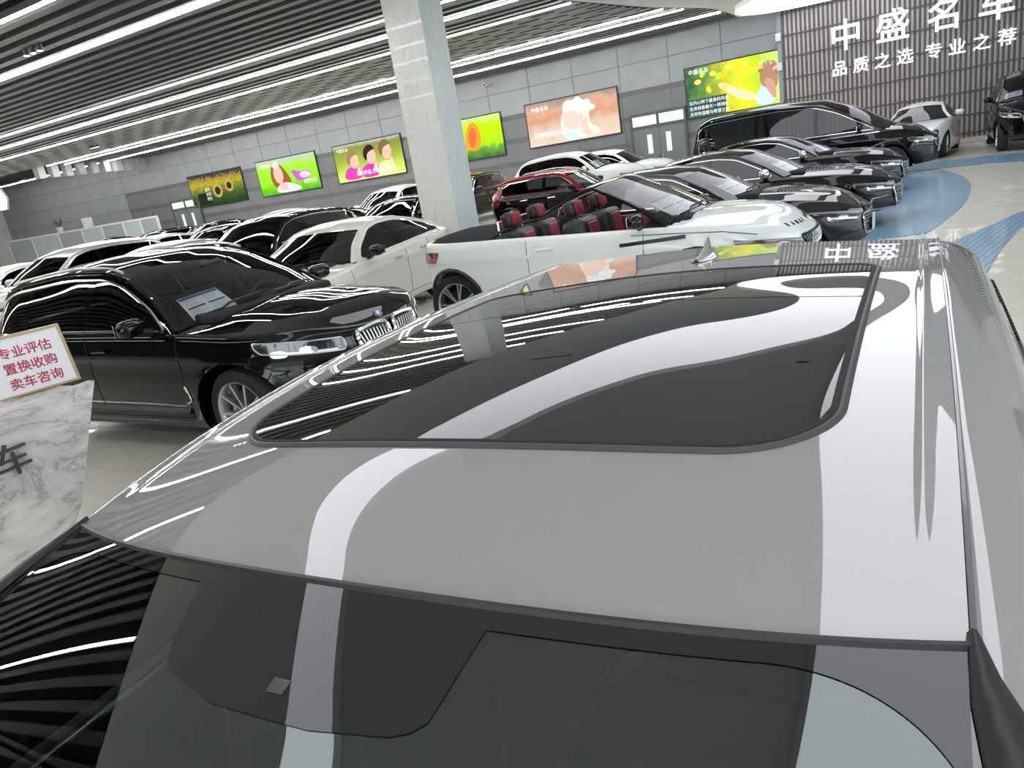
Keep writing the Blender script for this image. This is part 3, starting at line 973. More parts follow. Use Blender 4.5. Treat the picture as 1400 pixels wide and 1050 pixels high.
def put_wheel(root, x, y, rw, side, style, rim_mat, key):
    ms = wheel_meshes(style, rim_mat, key)
    s = rw / .34
    w = bpy.data.objects.new('wheel', ms[0]); COL.objects.link(w); w.parent = root
    w.location = (x, y, rw)
    w.scale = (s, s, s)
    if side < 0:
        w.rotation_euler = (0, 0, PI)
    for nm, me in (('rim', ms[1]), ('brake_disc', ms[2])):
        o = bpy.data.objects.new(nm, me); COL.objects.link(o); o.parent = w
    return w


SEDAN = dict(L=4.90, W=1.86, wb=2.90, fo=.86, rw=.335, gc=.20, nf=4.6, nr=6.0, m=2.3,
             sh=[(-2.45, .84), (-2.25, .96), (-1.5, .985), (0, .95), (.85, .925), (1.6, .87), (2.15, .765), (2.45, .655)],
             hc=[(-2.45, .92), (-2.2, 1.03), (-1.75, 1.075), (1.0, .985), (1.6, .945), (2.1, .865), (2.32, .78), (2.45, .72)],
             cp=[(1.13, .99, 0), (.78, 1.18, .5), (.36, 1.385, 1.0), (.0, 1.445, 1.25), (-.5, 1.455, 1.5), (-1.05, 1.39, 2.0), (-1.78, 1.085, 3.0)],
             kp=[(.86, .80, .94), (.55, .71, 1.14), (.16, .615, 1.335), (-.15, .595, 1.385), (-.55, .595, 1.39), (-1.15, .615, 1.31), (-1.90, .72, 1.03)],
             splits=[(-.32, -.22)], glass_r=-1.55, mirror=.62)
SUV = dict(L=4.72, W=1.90, wb=2.86, fo=.86, rw=.37, gc=.24, nf=5.2, nr=7.0, m=2.4,
           sh=[(-2.36, .96), (-2.15, 1.06), (-1, 1.06), (.9, 1.03), (1.6, .985), (2.12, .90), (2.36, .80)],
           hc=[(-2.36, 1.02), (-2.1, 1.12), (.9, 1.10), (1.2, 1.11), (1.75, 1.07), (2.12, 1.0), (2.28, .92), (2.36, .86)],
           cp=[(1.17, 1.12, 0), (.84, 1.33, .5), (.44, 1.555, 1), (.08, 1.635, 1.25), (-.6, 1.665, 1.5), (-1.72, 1.59, 2.0), (-2.15, 1.15, 3)],
           kp=[(.94, .83, 1.05), (.64, .75, 1.27), (.28, .665, 1.49), (-.02, .645, 1.56), (-.6, .645, 1.585), (-1.66, .66, 1.51), (-2.12, .77, 1.10)],
           splits=[(-.26, -.16), (-1.22, -1.14)], glass_r=-1.86, mirror=.70)
COUPE = dict(SEDAN, L=4.86, W=1.90, rw=.35,
             sh=[(-2.43, .90), (-2.25, 1.0), (-1.5, 1.02), (-.3, .985), (.85, .935), (1.6, .88), (2.15, .78), (2.43, .67)],
             hc=[(-2.43, .97), (-2.2, 1.06), (-1.9, 1.09), (1.0, .99), (1.6, .95), (2.1, .87), (2.32, .79), (2.43, .73)],
             cp=[(1.15, .99, 0), (.80, 1.18, .5), (.36, 1.39, 1.0), (.0, 1.455, 1.25), (-.5, 1.455, 1.5), (-1.15, 1.37, 2.0), (-2.10, 1.09, 3.0)],
             kp=[(.86, .80, .95), (.55, .71, 1.15), (.14, .615, 1.345), (-.15, .595, 1.39), (-.6, .595, 1.385), (-1.25, .61, 1.27), (-2.05, .70, 1.05)],
             splits=[(-.36, -.24)], glass_r=-1.66)
def lengthen(spec, k, **kw):
    d = dict(spec)
    for key in ('sh', 'hc', 'cp', 'kp'):
        d[key] = [(p[0] * k,) + tuple(p[1:]) for p in spec[key]]
    for key in ('L', 'wb', 'fo', 'glass_r', 'mirror'):
        d[key] = spec[key] * k
    d['splits'] = [(a * k, b * k) for a, b in spec['splits']]
    d.update(kw)
    return d


VAN = dict(L=5.1, W=1.90, wb=3.0, fo=.95, rw=.36, gc=.20, nf=4.4, nr=9.0, m=2.5,
           sh=[(-2.55, 1.1), (-2.35, 1.16), (-1, 1.15), (1.1, 1.12), (1.8, 1.06), (2.25, .95), (2.55, .80)],
           hc=[(-2.55, 1.12), (-2.35, 1.2), (1.2, 1.2), (1.8, 1.17), (2.2, 1.06), (2.45, .92), (2.55, .86)],
           cp=[(1.80, 1.18, 0), (1.45, 1.42, .5), (.95, 1.75, 1), (.4, 1.99, 1.25), (-.6, 2.07, 1.5), (-2.25, 2.02, 2), (-2.46, 1.2, 3)],
           kp=[(1.52, .84, 1.1), (1.15, .79, 1.36), (.66, .73, 1.68), (.25, .71, 1.86), (-.6, .71, 1.93), (-2.2, .72, 1.88), (-2.42, .82, 1.15)],
           splits=[(.22, .32), (-1.0, -.9)], glass_r=-2.25, mirror=1.1)
SPORT = dict(L=4.5, W=1.86, wb=2.45, fo=.98, rw=.345, gc=.17, nf=3.2, nr=3.6, m=2.2,
             sh=[(-2.25, .72), (-2.0, .86), (-1.4, .93), (-.2, .87), (.75, .86), (1.3, .86), (1.8, .74), (2.25, .52)],
             hc=[(-2.25, .78), (-2.0, .90), (-1.6, .97), (.7, .88), (1.2, .83), (1.7, .72), (2.1, .60), (2.25, .54)],
             cp=[(.98, .88, 0), (.64, 1.05, .5), (.22, 1.235, 1), (-.1, 1.29, 1.25), (-.5, 1.275, 1.5), (-.95, 1.17, 2), (-1.7, .95, 3)],
             kp=[(.74, .74, .87), (.45, .66, 1.03), (.08, .57, 1.18), (-.2, .55, 1.22), (-.5, .55, 1.20), (-1.0, .57, 1.10), (-1.6, .64, .92)],
             splits=[(-.58, -.52)], glass_r=-1.1, mirror=.5)
HATCH = dict(L=4.05, W=1.80, wb=2.55, fo=.78, rw=.32, gc=.19, nf=4.2, nr=7.0, m=2.3,
             sh=[(-2.02, .90), (-1.85, .98), (-1, .98), (.6, .95), (1.2, .92), (1.75, .84), (2.02, .70)],
             hc=[(-2.02, .95), (-1.85, 1.03), (.7, 1.0), (1.0, 1.0), (1.5, .95), (1.85, .87), (2.02, .76)],
             cp=[(.95, 1.0, 0), (.68, 1.18, .5), (.36, 1.38, 1), (.05, 1.44, 1.25), (-.5, 1.46, 1.5), (-1.5, 1.41, 2), (-1.86, 1.06, 3)],
             kp=[(.74, .78, .96), (.52, .72, 1.15), (.22, .65, 1.34), (-.05, .635, 1.385), (-.5, .635, 1.395), (-1.46, .645, 1.35), (-1.84, .72, 1.02)],
             splits=[(-.3, -.2)], glass_r=-1.5, mirror=.55)
CABRIO = dict(SUV, L=4.50, W=1.90, wb=2.83, fo=1.0, rw=.37, gc=.26, nf=4.6, nr=5.5,
              sh=[(-2.23, 1.02), (-2.05, 1.10), (-1, 1.085), (.0, 1.055), (.8, 1.03), (1.5, .985), (2.0, .90), (2.23, .80)],
              hc=[(-2.23, 1.05), (-2.0, 1.15), (.7, 1.10), (1.1, 1.10), (1.6, 1.075), (1.98, 1.01), (2.14, .95), (2.23, .88)],
              cp=[(1.20, 1.10, 0), (.84, 1.30, .5), (.38, 1.52, 1), (.33, 1.535, 1.2), (.28, 1.54, 1.5), (.23, 1.54, 2.0), (.18, 1.54, 3)],
              kp=[(.96, .83, 1.05), (.62, .75, 1.25), (.20, .665, 1.46), (.16, .66, 1.47), (.12, .66, 1.47), (.08, .66, 1.47), (.03, .66, 1.47)],
              splits=[], glass_r=.3, mirror=.72)


class Car:
    """body shell laid out round its plan outline, with a lofted glasshouse"""

    def __init__(s, name, label, loc, deg, spec, paint, group=None, res=1.0, roofmat=None, wheel='multi', rimmat=None, chrome=True,
                 front='plain', detail=1, side_glass=None, ws_glass=None, plate=None, greenhouse=True, open_top=False, H=1.0, mirror_mat=None, pillar=None):
        s.sp = dict(spec)
        if H != 1.0:
            z = lambda pts: [(p[0], p[1] * H) + tuple(p[2:]) for p in pts]
            s.sp['sh'] = z(spec['sh']); s.sp['hc'] = z(spec['hc']); s.sp['cp'] = z(spec['cp'])
            s.sp['kp'] = [(a, b, c * H) for a, b, c in spec['kp']]
        s.paint = paint
        s.pillar = pillar or paint
        s.root = empty(name, loc, math.radians(deg))
        tag(s.root, label, 'car', group)
        s.open_top = open_top
        s.detail = detail
        s.res = res
        s.chrome = chrome
        s.mirror_mat = mirror_mat or paint
        s.roofmat = roofmat or paint
        s.sg = side_glass or M_PRIV
        s.wg = ws_glass or M_WSDARK
        s.body()
        if greenhouse:
            s.glasshouse()
        s.running_gear(wheel, rimmat or M_RIM, rimmat.name if rimmat else 'alloy')
        s.mirrors()
        s.seams()
        s.lights(front)
        if plate:
            s.plate(plate)

    # ---- plan outline
    def w(s, x):
        sp = s.sp; a = sp['L'] / 2
        n = sp['nf'] if x > 0 else sp['nr']
        t = 1 - min(1, abs(x) / a) ** n
        return sp['W'] / 2 * max(0, t) ** (1 / sp['m'])

    def body(s):
        sp = s.sp; a = sp['L'] / 2; hw = sp['W'] / 2
        s.zsh = curve1(sp['sh']); s.hcf = curve1(sp['hc'])
        s.xf = a - sp['fo']; s.xr = s.xf - sp['wb']
        ra = sp['rw'] + .055
        s.ra = ra

        def xat(yf, n): return a * max(0, 1 - yf ** sp['m']) ** (1 / n)
        fr = [0, .1, .2, .32, .44, .56, .68, .78]
        rear = [(-xat(f, sp['nr']), hw * f) for f in fr]
        front = [(xat(f, sp['nf']), hw * f) for f in reversed(fr)]
        x0, x1 = -xat(.86, sp['nr']), xat(.86, sp['nf'])
        nb = int(34 * s.res)
        xs = [x0 + (x1 - x0) * k / nb for k in range(nb + 1)]
        for xc in (s.xf, s.xr):
            nn = max(8, int(14 * s.res))
            xs += [xc - ra * math.cos(PI * k / nn) for k in range(nn + 1)] + [xc - ra - .006, xc + ra + .006]
        xs = sorted(x for x in xs if x0 <= x <= x1)
        xx = [xs[0]]
        for x in xs[1:]:
            if x - xx[-1] > .004: xx.append(x)
        half = rear + [(x, s.w(x)) for x in xx] + front
        s.half = half
        loop = half + [(x, -y) for x, y in reversed(half[1:-1])]
        N = len(loop)
        nor = []
        for i in range(N):
            p, q = loop[i - 1], loop[(i + 1) % N]
            t = V((q[0] - p[0], q[1] - p[1])); t.normalize()
            nor.append(V((-t.y, t.x)))
        lev = [(0, -.070), (.04, -.045), (.10, -.030), (.20, -.016), (.34, -.004), (.48, .004), (.60, .004), (.69, -.003), (.735, .004), (.76, .007), (.80, .002), (.88, -.006), (.94, -.014), (.98, -.028), (1.0, -.046)]
        s.cols = []
        for i, (x, y) in enumerate(loop):
            zt = s.zsh(x); zb = sp['gc'] + .05 * max(0, abs(x) / a - .75) / .25
            arch = 0; fl = 0
            if abs(y) > hw * .7:
                for xc in (s.xf, s.xr):
                    d = abs(x - xc)
                    if d < ra:
                        arch = sp['rw'] + math.sqrt(max(0, ra * ra - d * d))
            col = []
            for f, off in lev:
                z = zb + f * (zt - zb)
                z = max(z, min(arch, zt - .03))
                if abs(y) > hw * .7:
                    for xc in (s.xf, s.xr):
                        dd = math.hypot(x - xc, z - sp['rw'])
                        if dd < ra + .13:
                            off += .020 * (1 - max(0, dd - ra) / .13) ** 1.5
                e = max(0.0, min(1.0, (abs(x) - a * .86) / (a * .14)))
                if abs(y) < hw * .8 and x > 0 and f < .30:      # bumper lip
                    off += .020 * e
                p = V((x, y)) + nor[i] * off
                col.append(V((p.x, p.y, z)))
            s.cols.append(col)
        s.loop, s.nor = loop, nor
        # top deck rings
        rings = [1.0, .97, .92, .84, .74, .62, .48, .34, .18, 0.0]
        decks = []
        sx = a - .42
        for r in rings:
            row = []
            for i in range(N):
                e = s.cols[i][-1]
                cx = max(-sx, min(sx, e.x))
                x = cx + (e.x - cx) * r; y = e.y * r
                zc = s.hcf(x); z = e.z + (zc - e.z) * (1 - r ** 2.2)
                if x > 0:
                    k = (x - .9) / (a - .9)
                    if 0 < k < 1:                     # sculpted bonnet ribs
                        z += .012 * math.exp(-((r - (.62 + .05 * k)) / .10) ** 2) * math.sin(PI * k)
                row.append(V((x, y, z)))
            decks.append(row)
        rows = [[s.cols[i][j] for i in range(N)] for j in range(len(lev))] + decks[1:]
        # footprint of the cabin
        cp, kp = sp['cp'], sp['kp']
        xc0, xA = cp[0][0], kp[0][0]; xb0, xC = cp[-1][0], kp[-1][0]
        if s.open_top:
            xb0 = xC = -1.02
        yA, yC = s.w(xA) - .05, s.w(xC) - .05

        def inside(x, y, g=0.0):
            if abs(y) > s.w(x) - .075 + g: return False
            f = xA + (xc0 - xA) * (1 - min(1, (y / yA) ** 2)); r = xC + (xb0 - xC) * (1 - min(1, (y / yC) ** 2))
            return r - g < x < f + g
        bv, bf, iv, jf, tf = [p for r in rows for p in r], [], [], [], []
        for j in range(len(rows) - 1):
            for i in range(N):
                k = (i + 1) % N
                q = (j * N + i, (j + 1) * N + i, (j + 1) * N + k, j * N + k)
                c = (bv[q[0]] + bv[q[1]] + bv[q[2]] + bv[q[3]]) / 4
                if j >= len(lev) and inside(c.x, c.y):
                    jf.append(q)
                elif s.open_top and j >= len(lev) and -1.95 < c.x < -.9:
                    tf.append(q)
                else:
                    bf.append(q)
        o = obj('body', bv, bf, s.paint, s.root, True)
        weld(o, 2e-4, 38)
        s.bodyobj = o
        s.bvh = BVHTree.FromPolygons([tuple(v) for v in bv], [q for q in bf], epsilon=1e-6)
        if tf:
            u = weld(obj('tonneau_cover', [v + V((0, 0, .004)) for v in bv], tf, principled('black_hood_fabric', (.008, .008, .009), .85, spec=.15), s.root, True), 1e-4); s.clean(u)
        drop = .62 if s.open_top else .42
        dv = []
        for v in bv:
            f = xA + (xc0 - xA) * (1 - min(1, (v.y / yA) ** 2))
            r = xC + (xb0 - xC) * (1 - min(1, (v.y / yC) ** 2))
            e1 = s.w(v.x) - .09 - abs(v.y)
            k = max(0, min(1, e1 / .05)) * max(0, min(1, (f - .40 - v.x) / .10)) * max(0, min(1, (v.x - r - .12) / .10))
            dv.append(V((v.x, v.y, v.z - .012 - drop * k)))
        u = weld(obj('cabin_lining', dv, jf, M_INT, s.root, True), 1e-4, 40); s.clean(u)
        ub = MB(); ub.box(-a + .45, a - .55, -hw + .36, hw - .36, sp['gc'] - .02, .50)
        ub.box(s.xr + ra + .02, s.xf - ra - .02, -hw + .10, hw - .10, sp['gc'], .45)
        ub.box(s.xf + ra + .02, a - .36, -hw + .52, hw - .52, sp['gc'] + .02, .55); ub.box(-a + .22, s.xr - ra - .02, -hw + .30, hw - .30, sp['gc'] + .02, .6)
        ub.build('underbody', M_UNDER, s.root)
        for xc in (s.xf, s.xr):
            for sd in (-1, 1):
                mb = MB(); rr = ra - .004
                arc = [(xc - rr * math.cos(PI * k / 14), sp['rw'] + rr * math.sin(PI * k / 14)) for k in range(15)]
                y0 = sd * (min(s.w(xc - ra), s.w(xc + ra)) - .05); y1 = sd * (hw - .36)
                mb.grid([[(x, y0, z) for x, z in arc], [(x, y1, z) for x, z in arc]])
                mb.build('wheel_arch_liner', M_UNDER, s.root)

    def clean(s, o):
        bm = bmesh.new(); bm.from_mesh(o.data)
        bmesh.ops.delete(bm, geom=[v for v in bm.verts if not v.link_faces], context='VERTS')
        bm.to_mesh(o.data); bm.free()

    # ---- skin lookup near the nose / tail:  arc length a from the centre (left positive), height z
    def skin_setup(s):
        N = len(s.loop)
        nf = len(s.half) - 1
        s.arcs = {}
        for end, c in ((1, nf), (-1, 0)):
            lst = []
            for sgn in (1, -1):
                acc = 0; prev = V(s.loop[c]); i = c
                seq = []
                for k in range(1, len(s.half) - 1):
                    i = (c - k * end * sgn) % N if end == 1 else (c + k * sgn) % N
                    p = V(s.loop[i]); acc += (p - prev).length; prev = p
                    seq.append((acc * sgn, i))
                lst += seq
            lst.append((0.0, c))
            lst.sort()
            s.arcs[end] = lst

    def skin(s, end, a, z, off=0.0):
        if not hasattr(s, 'arcs'):
            s.skin_setup()
        L = s.arcs[end]
        k = 0
        while k < len(L) - 2 and L[k + 1][0] < a: k += 1
        (a0, i0), (a1, i1) = L[k], L[k + 1]
        t = 0 if a1 == a0 else max(0, min(1, (a - a0) / (a1 - a0)))

        def at(i):
            c = s.cols[i]
            if z <= c[0].z: return c[0]
            for p, q in zip(c, c[1:]):
                if q.z > p.z and p.z <= z <= q.z:
                    return p.lerp(q, (z - p.z) / (q.z - p.z))
            return c[-1]
        p = at(i0).lerp(at(i1), t)
        n = s.nor[i0].lerp(s.nor[i1], t).normalized()
        return V((p.x + n.x * off, p.y + n.y * off, p.z)), V((n.x, n.y, 0))

    def quadmap(s, quad, u, v, rnd):
        U, W = 2 * u - 1, 2 * v - 1
        U2, W2 = U * math.sqrt(1 - rnd * W * W / 2), W * math.sqrt(1 - rnd * U * U / 2)
        u, v = (U2 + 1) / 2, (W2 + 1) / 2
        (a0, z0), (a1, z1), (a2, z2), (a3, z3) = quad
        return ((a0 * (1 - u) + a1 * u) * (1 - v) + (a3 * (1 - u) + a2 * u) * v, (z0 * (1 - u) + z1 * u) * (1 - v) + (z3 * (1 - u) + z2 * u) * v)

    def patch(s, name, end, quad, mat, off=.008, thick=.016, nu=8, nv=5, rnd=0.0, parent=None):
        rows = []
        back = []
        for j in range(nv + 1):
            row = []
            for i in range(nu + 1):
                a, z = s.quadmap(quad, i / nu, j / nv, rnd)
                row.append(s.skin(end, a, z, off)[0])
            rows.append(row)
        mb = MB().grid(rows)
        border = [(i, 0) for i in range(nu)] + [(nu, j) for j in range(nv)] + [(i, nv) for i in range(nu, 0, -1)] + [(0, j) for j in range(nv, 0, -1)]
        f1 = [rows[j][i] for i, j in border]
        f2 = []
        for i, j in border:
            a, z = s.quadmap(quad, i / nu, j / nv, rnd)
            f2.append(s.skin(end, a, z, off - thick)[0])
        mb.grid([f1, f2], True)
        o = mb.build(name, mat, parent or s.root, True, sharp=35)
        bm = bmesh.new(); bm.from_mesh(o.data); bmesh.ops.recalc_face_normals(bm, faces=bm.faces); bm.to_mesh(o.data); bm.free()
        return o

    def ring(s, name, end, quad, mat, r=.012, off=.012, rnd=0.0, parent=None, n=12):
        pts = []
        for (u0, v0, u1, v1) in ((0, 0, 1, 0), (1, 0, 1, 1), (1, 1, 0, 1), (0, 1, 0, 0)):
            for k in range(n):
                t = k / n
                a, z = s.quadmap(quad, u0 + (u1 - u0) * t, v0 + (v1 - v0) * t, rnd)
                pts.append(s.skin(end, a, z, off)[0])
        return MB().tube(pts, r, True, 6).build(name, mat, parent or s.root, True)

    def line(s, name, end, pts, mat, r=.006, off=.012, parent=None, n=6):
        P = []
        for (a0, z0), (a1, z1) in zip(pts, pts[1:]):
            for k in range(n):
                P.append(s.skin(end, a0 + (a1 - a0) * k / n, z0 + (z1 - z0) * k / n, off)[0])
        P.append(s.skin(end, pts[-1][0], pts[-1][1], off)[0])
        return MB().tube(P, r, False, 6).build(name, mat, parent or s.root, True)

    # ---- glasshouse
    def glasshouse(s):
        sp = s.sp
        cp = [list(c) for c in sp['cp']]; kp = [list(k) for k in sp['kp']]
        cp[0][1] = s.hcf(cp[0][0]) + .004
        kp[0][1] = s.w(kp[0][0]) - .075; kp[0][2] = s.zsh(kp[0][0]) + .012
        if not s.open_top:
            cp[-1][1] = s.hcf(cp[-1][0]) + .004
            kp[-1][1] = s.w(kp[-1][0]) - .075; kp[-1][2] = s.zsh(kp[-1][0]) + .012
        ctl = [(c[0], c[1], k[0], k[1], k[2], c[2]) for c, k in zip(cp, kp)]
        # keep straight-ish segments: insert extra points
        dense = []
        for a, b in zip(ctl, ctl[1:]):
            dense += [a, tuple(p * .5 + q * .5 for p, q in zip(a, b))]
        dense.append(ctl[-1])
        rows = chaikin(dense, 2)
        if s.open_top:
            rows = [r for r in rows if r[5] <= 1.12]
        s.rows = rows
        NQ = 16

        def P(r, q, dz=0.0):
            cx, cz, kx, ky, kz, t = r
            g = 1 - abs(q) ** 2.0
            gz = 1 - abs(q) ** 2.3
            return V((kx + (cx - kx) * g, ky * q, kz + (cz - kz) * gz + dz))
        s.P = P
        qs = [-1, -.965, -.93] + [-.93 + 1.86 * k / NQ for k in range(1, NQ)] + [.93, .965, 1]
        grid = [[P(r, q) for q in qs] for r in rows]
        nr, nq = len(rows), len(qs)
        cats = {}
        tf = [r[5] for r in rows]
        for i in range(nr - 1):
            tm = (tf[i] + tf[i + 1]) / 2
            for j in range(nq - 1):
                edge = j < 2 or j >= nq - 3
                if tm < .93:
                    c = ('pillar', 0, j < 4) if edge else ('frit' if tm < .07 else 'frit3' if tm > .85 else 'windscreen')
                elif tm <= 2.08:
                    c = 'roof'
                else:
                    c = ('pillar', 1, j < 4) if edge else ('frit2' if tm > 2.9 else 'rear_window')
                cats.setdefault(c, []).append((i, j))
        for c, cells in cats.items():
            if isinstance(c, tuple): c = 'pillar'
            idx = {}
            vs, fs = [], []
            for (i, j) in cells:
                f = []
                for (a, b) in ((i, j), (i, j + 1), (i + 1, j + 1), (i + 1, j)):
                    if (a, b) not in idx:
                        idx[(a, b)] = len(vs); vs.append(grid[a][b])
                    f.append(idx[(a, b)])
                fs.append(tuple(f))
            mat = {'pillar': s.pillar, 'frit': M_GLOSSBLACK, 'frit3': M_GLOSSBLACK, 'frit2': M_GLOSSBLACK, 'windscreen': s.wg, 'roof': s.roofmat, 'rear_window': s.sg}[c]
            nm = {'frit': 'windscreen_band', 'frit3': 'windscreen_band', 'frit2': 'rear_window_band'}.get(c, c)
            if s.open_top and c == 'roof':
                mat = s.pillar; nm = 'windscreen_header'
            o = obj(nm, vs, fs, mat, s.root, True)
        # roof ditch / cant rail bead
        for sd in (-1, 1):
            MB().tube([P(r, sd) for r in rows], .017, False, 8).build('roof_rail', s.pillar if s.open_top else s.pillar, s.root, True)
        if s.open_top:
            return
        # side of glasshouse
        xC, xA = rows[-1][2], rows[0][2]
        ks = [(r[2], r[3], r[4]) for r in rows]

        def belt(x): return V((x, s.w(x) - .050, s.zsh(x) - .004))
        seg = []
        for k, r in enumerate(ks):
            a = ks[max(0, k - 1)]; b = ks[min(len(ks) - 1, k + 1)]
            sl = abs((b[2] - a[2]) / ((b[0] - a[0]) if abs(b[0] - a[0]) > 1e-6 else 1e-6))
            B = belt(r[0]); K = V(r)
            mz = min(.05 * math.sqrt(1 + sl * sl), .22)
            z0, z1 = B.z + .030, K.z - mz
            seg.append((B, K, z0, z1))

        def sidept(B, K, z):
            hgt = max(1e-4, K.z - B.z); t = max(0, min(1, (z - B.z) / hgt))
            p = B.lerp(K, t)
            return V((p.x, p.y + .020 * math.sin(PI * t) * min(1, hgt / .3), p.z))
        ok = [i for i, (B, K, z0, z1) in enumerate(seg) if z1 > z0 + .015 and B.x > sp['glass_r']]
        i0, i1 = ok[0], ok[-1]
        for sd in (-1, 1):
            fl = lambda p: V((p.x, p.y * sd, p.z))
            fr = MB()
            for i in range(len(seg) - 1):
                def colm(k, lo, hi, n):
                    B, K, z0, z1 = seg[k]
                    return [fl(sidept(B, K, lo + (hi - lo) * q / n)) for q in range(n + 1)]
                glass = i0 <= i < i1
                if glass:
                    fr.grid([colm(i, seg[i][0].z, seg[i][2], 1), colm(i + 1, seg[i + 1][0].z, seg[i + 1][2], 1)], flip=sd > 0)
                    fr.grid([colm(i, seg[i][3], seg[i][1].z, 2), colm(i + 1, seg[i + 1][3], seg[i + 1][1].z, 2)], flip=sd > 0)
                else:
                    fr.grid([colm(i, seg[i][0].z, seg[i][1].z, 4), colm(i + 1, seg[i + 1][0].z, seg[i + 1][1].z, 4)], flip=sd > 0)
            o = fr.build('window_frame', s.pillar, s.root, True)
            # panes, split at the door pillars
            cuts = sorted([v for c in sp['splits'] for v in c], reverse=True)
            xs_front, xs_rear = seg[i0][0].x, seg[i1][0].x
            bounds = [xs_front] + cuts + [xs_rear]

            def at(x):
                for k in range(i0, i1):
                    xa, xb = seg[k][0].x, seg[k + 1][0].x
                    if xa >= x >= xb:
                        t = (xa - x) / max(1e-6, xa - xb)
                        return tuple((p.lerp(q, t) if isinstance(p, V) else p + (q - p) * t) for p, q in zip(seg[k], seg[k + 1]))
                return seg[i1] if x < xs_rear else seg[i0]
            for k in range(0, len(bounds) - 1):
                xa, xb = bounds[k], bounds[k + 1]
                pill = k % 2 == 1
                n = 3 if pill else 10
                rws = []
                for q in range(n + 1):
                    B, K, z0, z1 = at(xa + (xb - xa) * q / n)
                    rws.append([fl(sidept(B, K, z0 + (z1 - z0) * v / 5) + (V((0, .003, 0)) if pill else V((0, 0, 0)))) for v in range(6)])
                MB().grid(rws, flip=sd > 0).build('door_pillar' if pill else 'side_window', M_GLOSSBLACK if pill else s.sg, s.root, True)
            if s.chrome:
                pts = []
                xsamp = [xs_front + (xs_rear - xs_front) * q / 40 for q in range(41)]
                for x in xsamp:
                    B, K, z0, z1 = at(x); pts.append(fl(sidept(B, K, z0) + V((0, .004, 0))))
                for x in reversed(xsamp):
                    B, K, z0, z1 = at(x); pts.append(fl(sidept(B, K, z1) + V((0, .004, 0))))
                MB().tube(pts, .0085 if s.detail < 2 else .011, True, 6).build('window_trim', M_CHROME, s.root, True)

    def running_gear(s, style, rm, key):
        sp = s.sp; hw = sp['W'] / 2
        for x in (s.xf, s.xr):
            for sd in (1, -1):
                y = sd * (min(hw, s.w(x)) - .135)
                put_wheel(s.root, x, y, sp['rw'], sd, style, rm, key)

    def mirrors(s):
        sp = s.sp
        x = sp['mirror']; z = s.zsh(x) + .10
        for sd in (1, -1):
            y = sd * (s.w(x) + .11)
            mb = MB(); mb.ellipsoid((0, 0, 0), .075, .115, .072, 16, 10, e=.75)
            o = mb.build('door_mirror', s.mirror_mat, s.root, True); o.location = (x, y, z); o.rotation_euler = (0, 0, -sd * .25)
            g = MB(); g.box(-.0785, -.072, -.085, .085, -.05, .05); g.build('mirror_glass', M_CHROME, o)
            st = MB(); st.tube([(0.01, -sd * .06, -.05), (.03, -sd * .20, -.095)], [.03, .035], False, 8); st.build('mirror_arm', M_TRIM, o, True)

    def cast(s, x, z, sd):
        h = s.bvh.ray_cast(V((x, sd * 3, z)), V((0, -sd, 0)))
        return (h[0], h[1]) if h[0] is not None else (V((x, sd * s.w(x), z)), V((0, sd, 0)))

    def sideline(s, name, pts, mat, r, sd, off=.001, n=8, parent=None):
        P = []
        for (xa, za), (xb, zb) in zip(pts, pts[1:]):
            for k in range(n):
                t = k / n
                P.append(s.cast(xa + (xb - xa) * t, za + (zb - za) * t, sd)[0] + V((0, sd * off, 0)))
        P.append(s.cast(*pts[-1], sd)[0] + V((0, sd * off, 0)))
        return MB().tube(P, r, False, 5).build(name, mat, parent or s.root, True)

    def seams(s):
        sp = s.sp
        gc = sp['gc']
        xa = s.xf - s.ra - .10
        xb = (sp['splits'][0][0] + sp['splits'][0][1]) / 2 if sp['splits'] else -.55
        xr = s.xr + s.ra * .55
        for sd in (1, -1):
            zt = lambda x: s.zsh(x) - .03
            L = [[(xa + .02, zt(xa)), (xa, .55), (xa - .02, gc + .10)], [(xb, zt(xb)), (xb, .5), (xb, gc + .10)], [(xa - .02, gc + .10), (xb, gc + .10)]]
            if len(sp['splits']) or not s.open_top:
                L += [[(xr + .12, zt(xr)), (xr + .10, .80), (xr + s.ra * .45, sp['rw'] + s.ra * .75)], [(xb, gc + .10), (s.xr + s.ra + .06, gc + .10)]]
            for l in L:
                s.sideline('door_seam', l, M_SEAM, .0035, sd)
            hs = [xb + .22] + ([xr + .30] if sp['splits'] else [])
            for hx in hs:
                zh = s.zsh(hx) - .125
                s.sideline('door_handle', [(hx - .10, zh), (hx + .10, zh + .003)], s.paint if s.detail < 3 else M_CHROME, .014, sd, .022, 4)

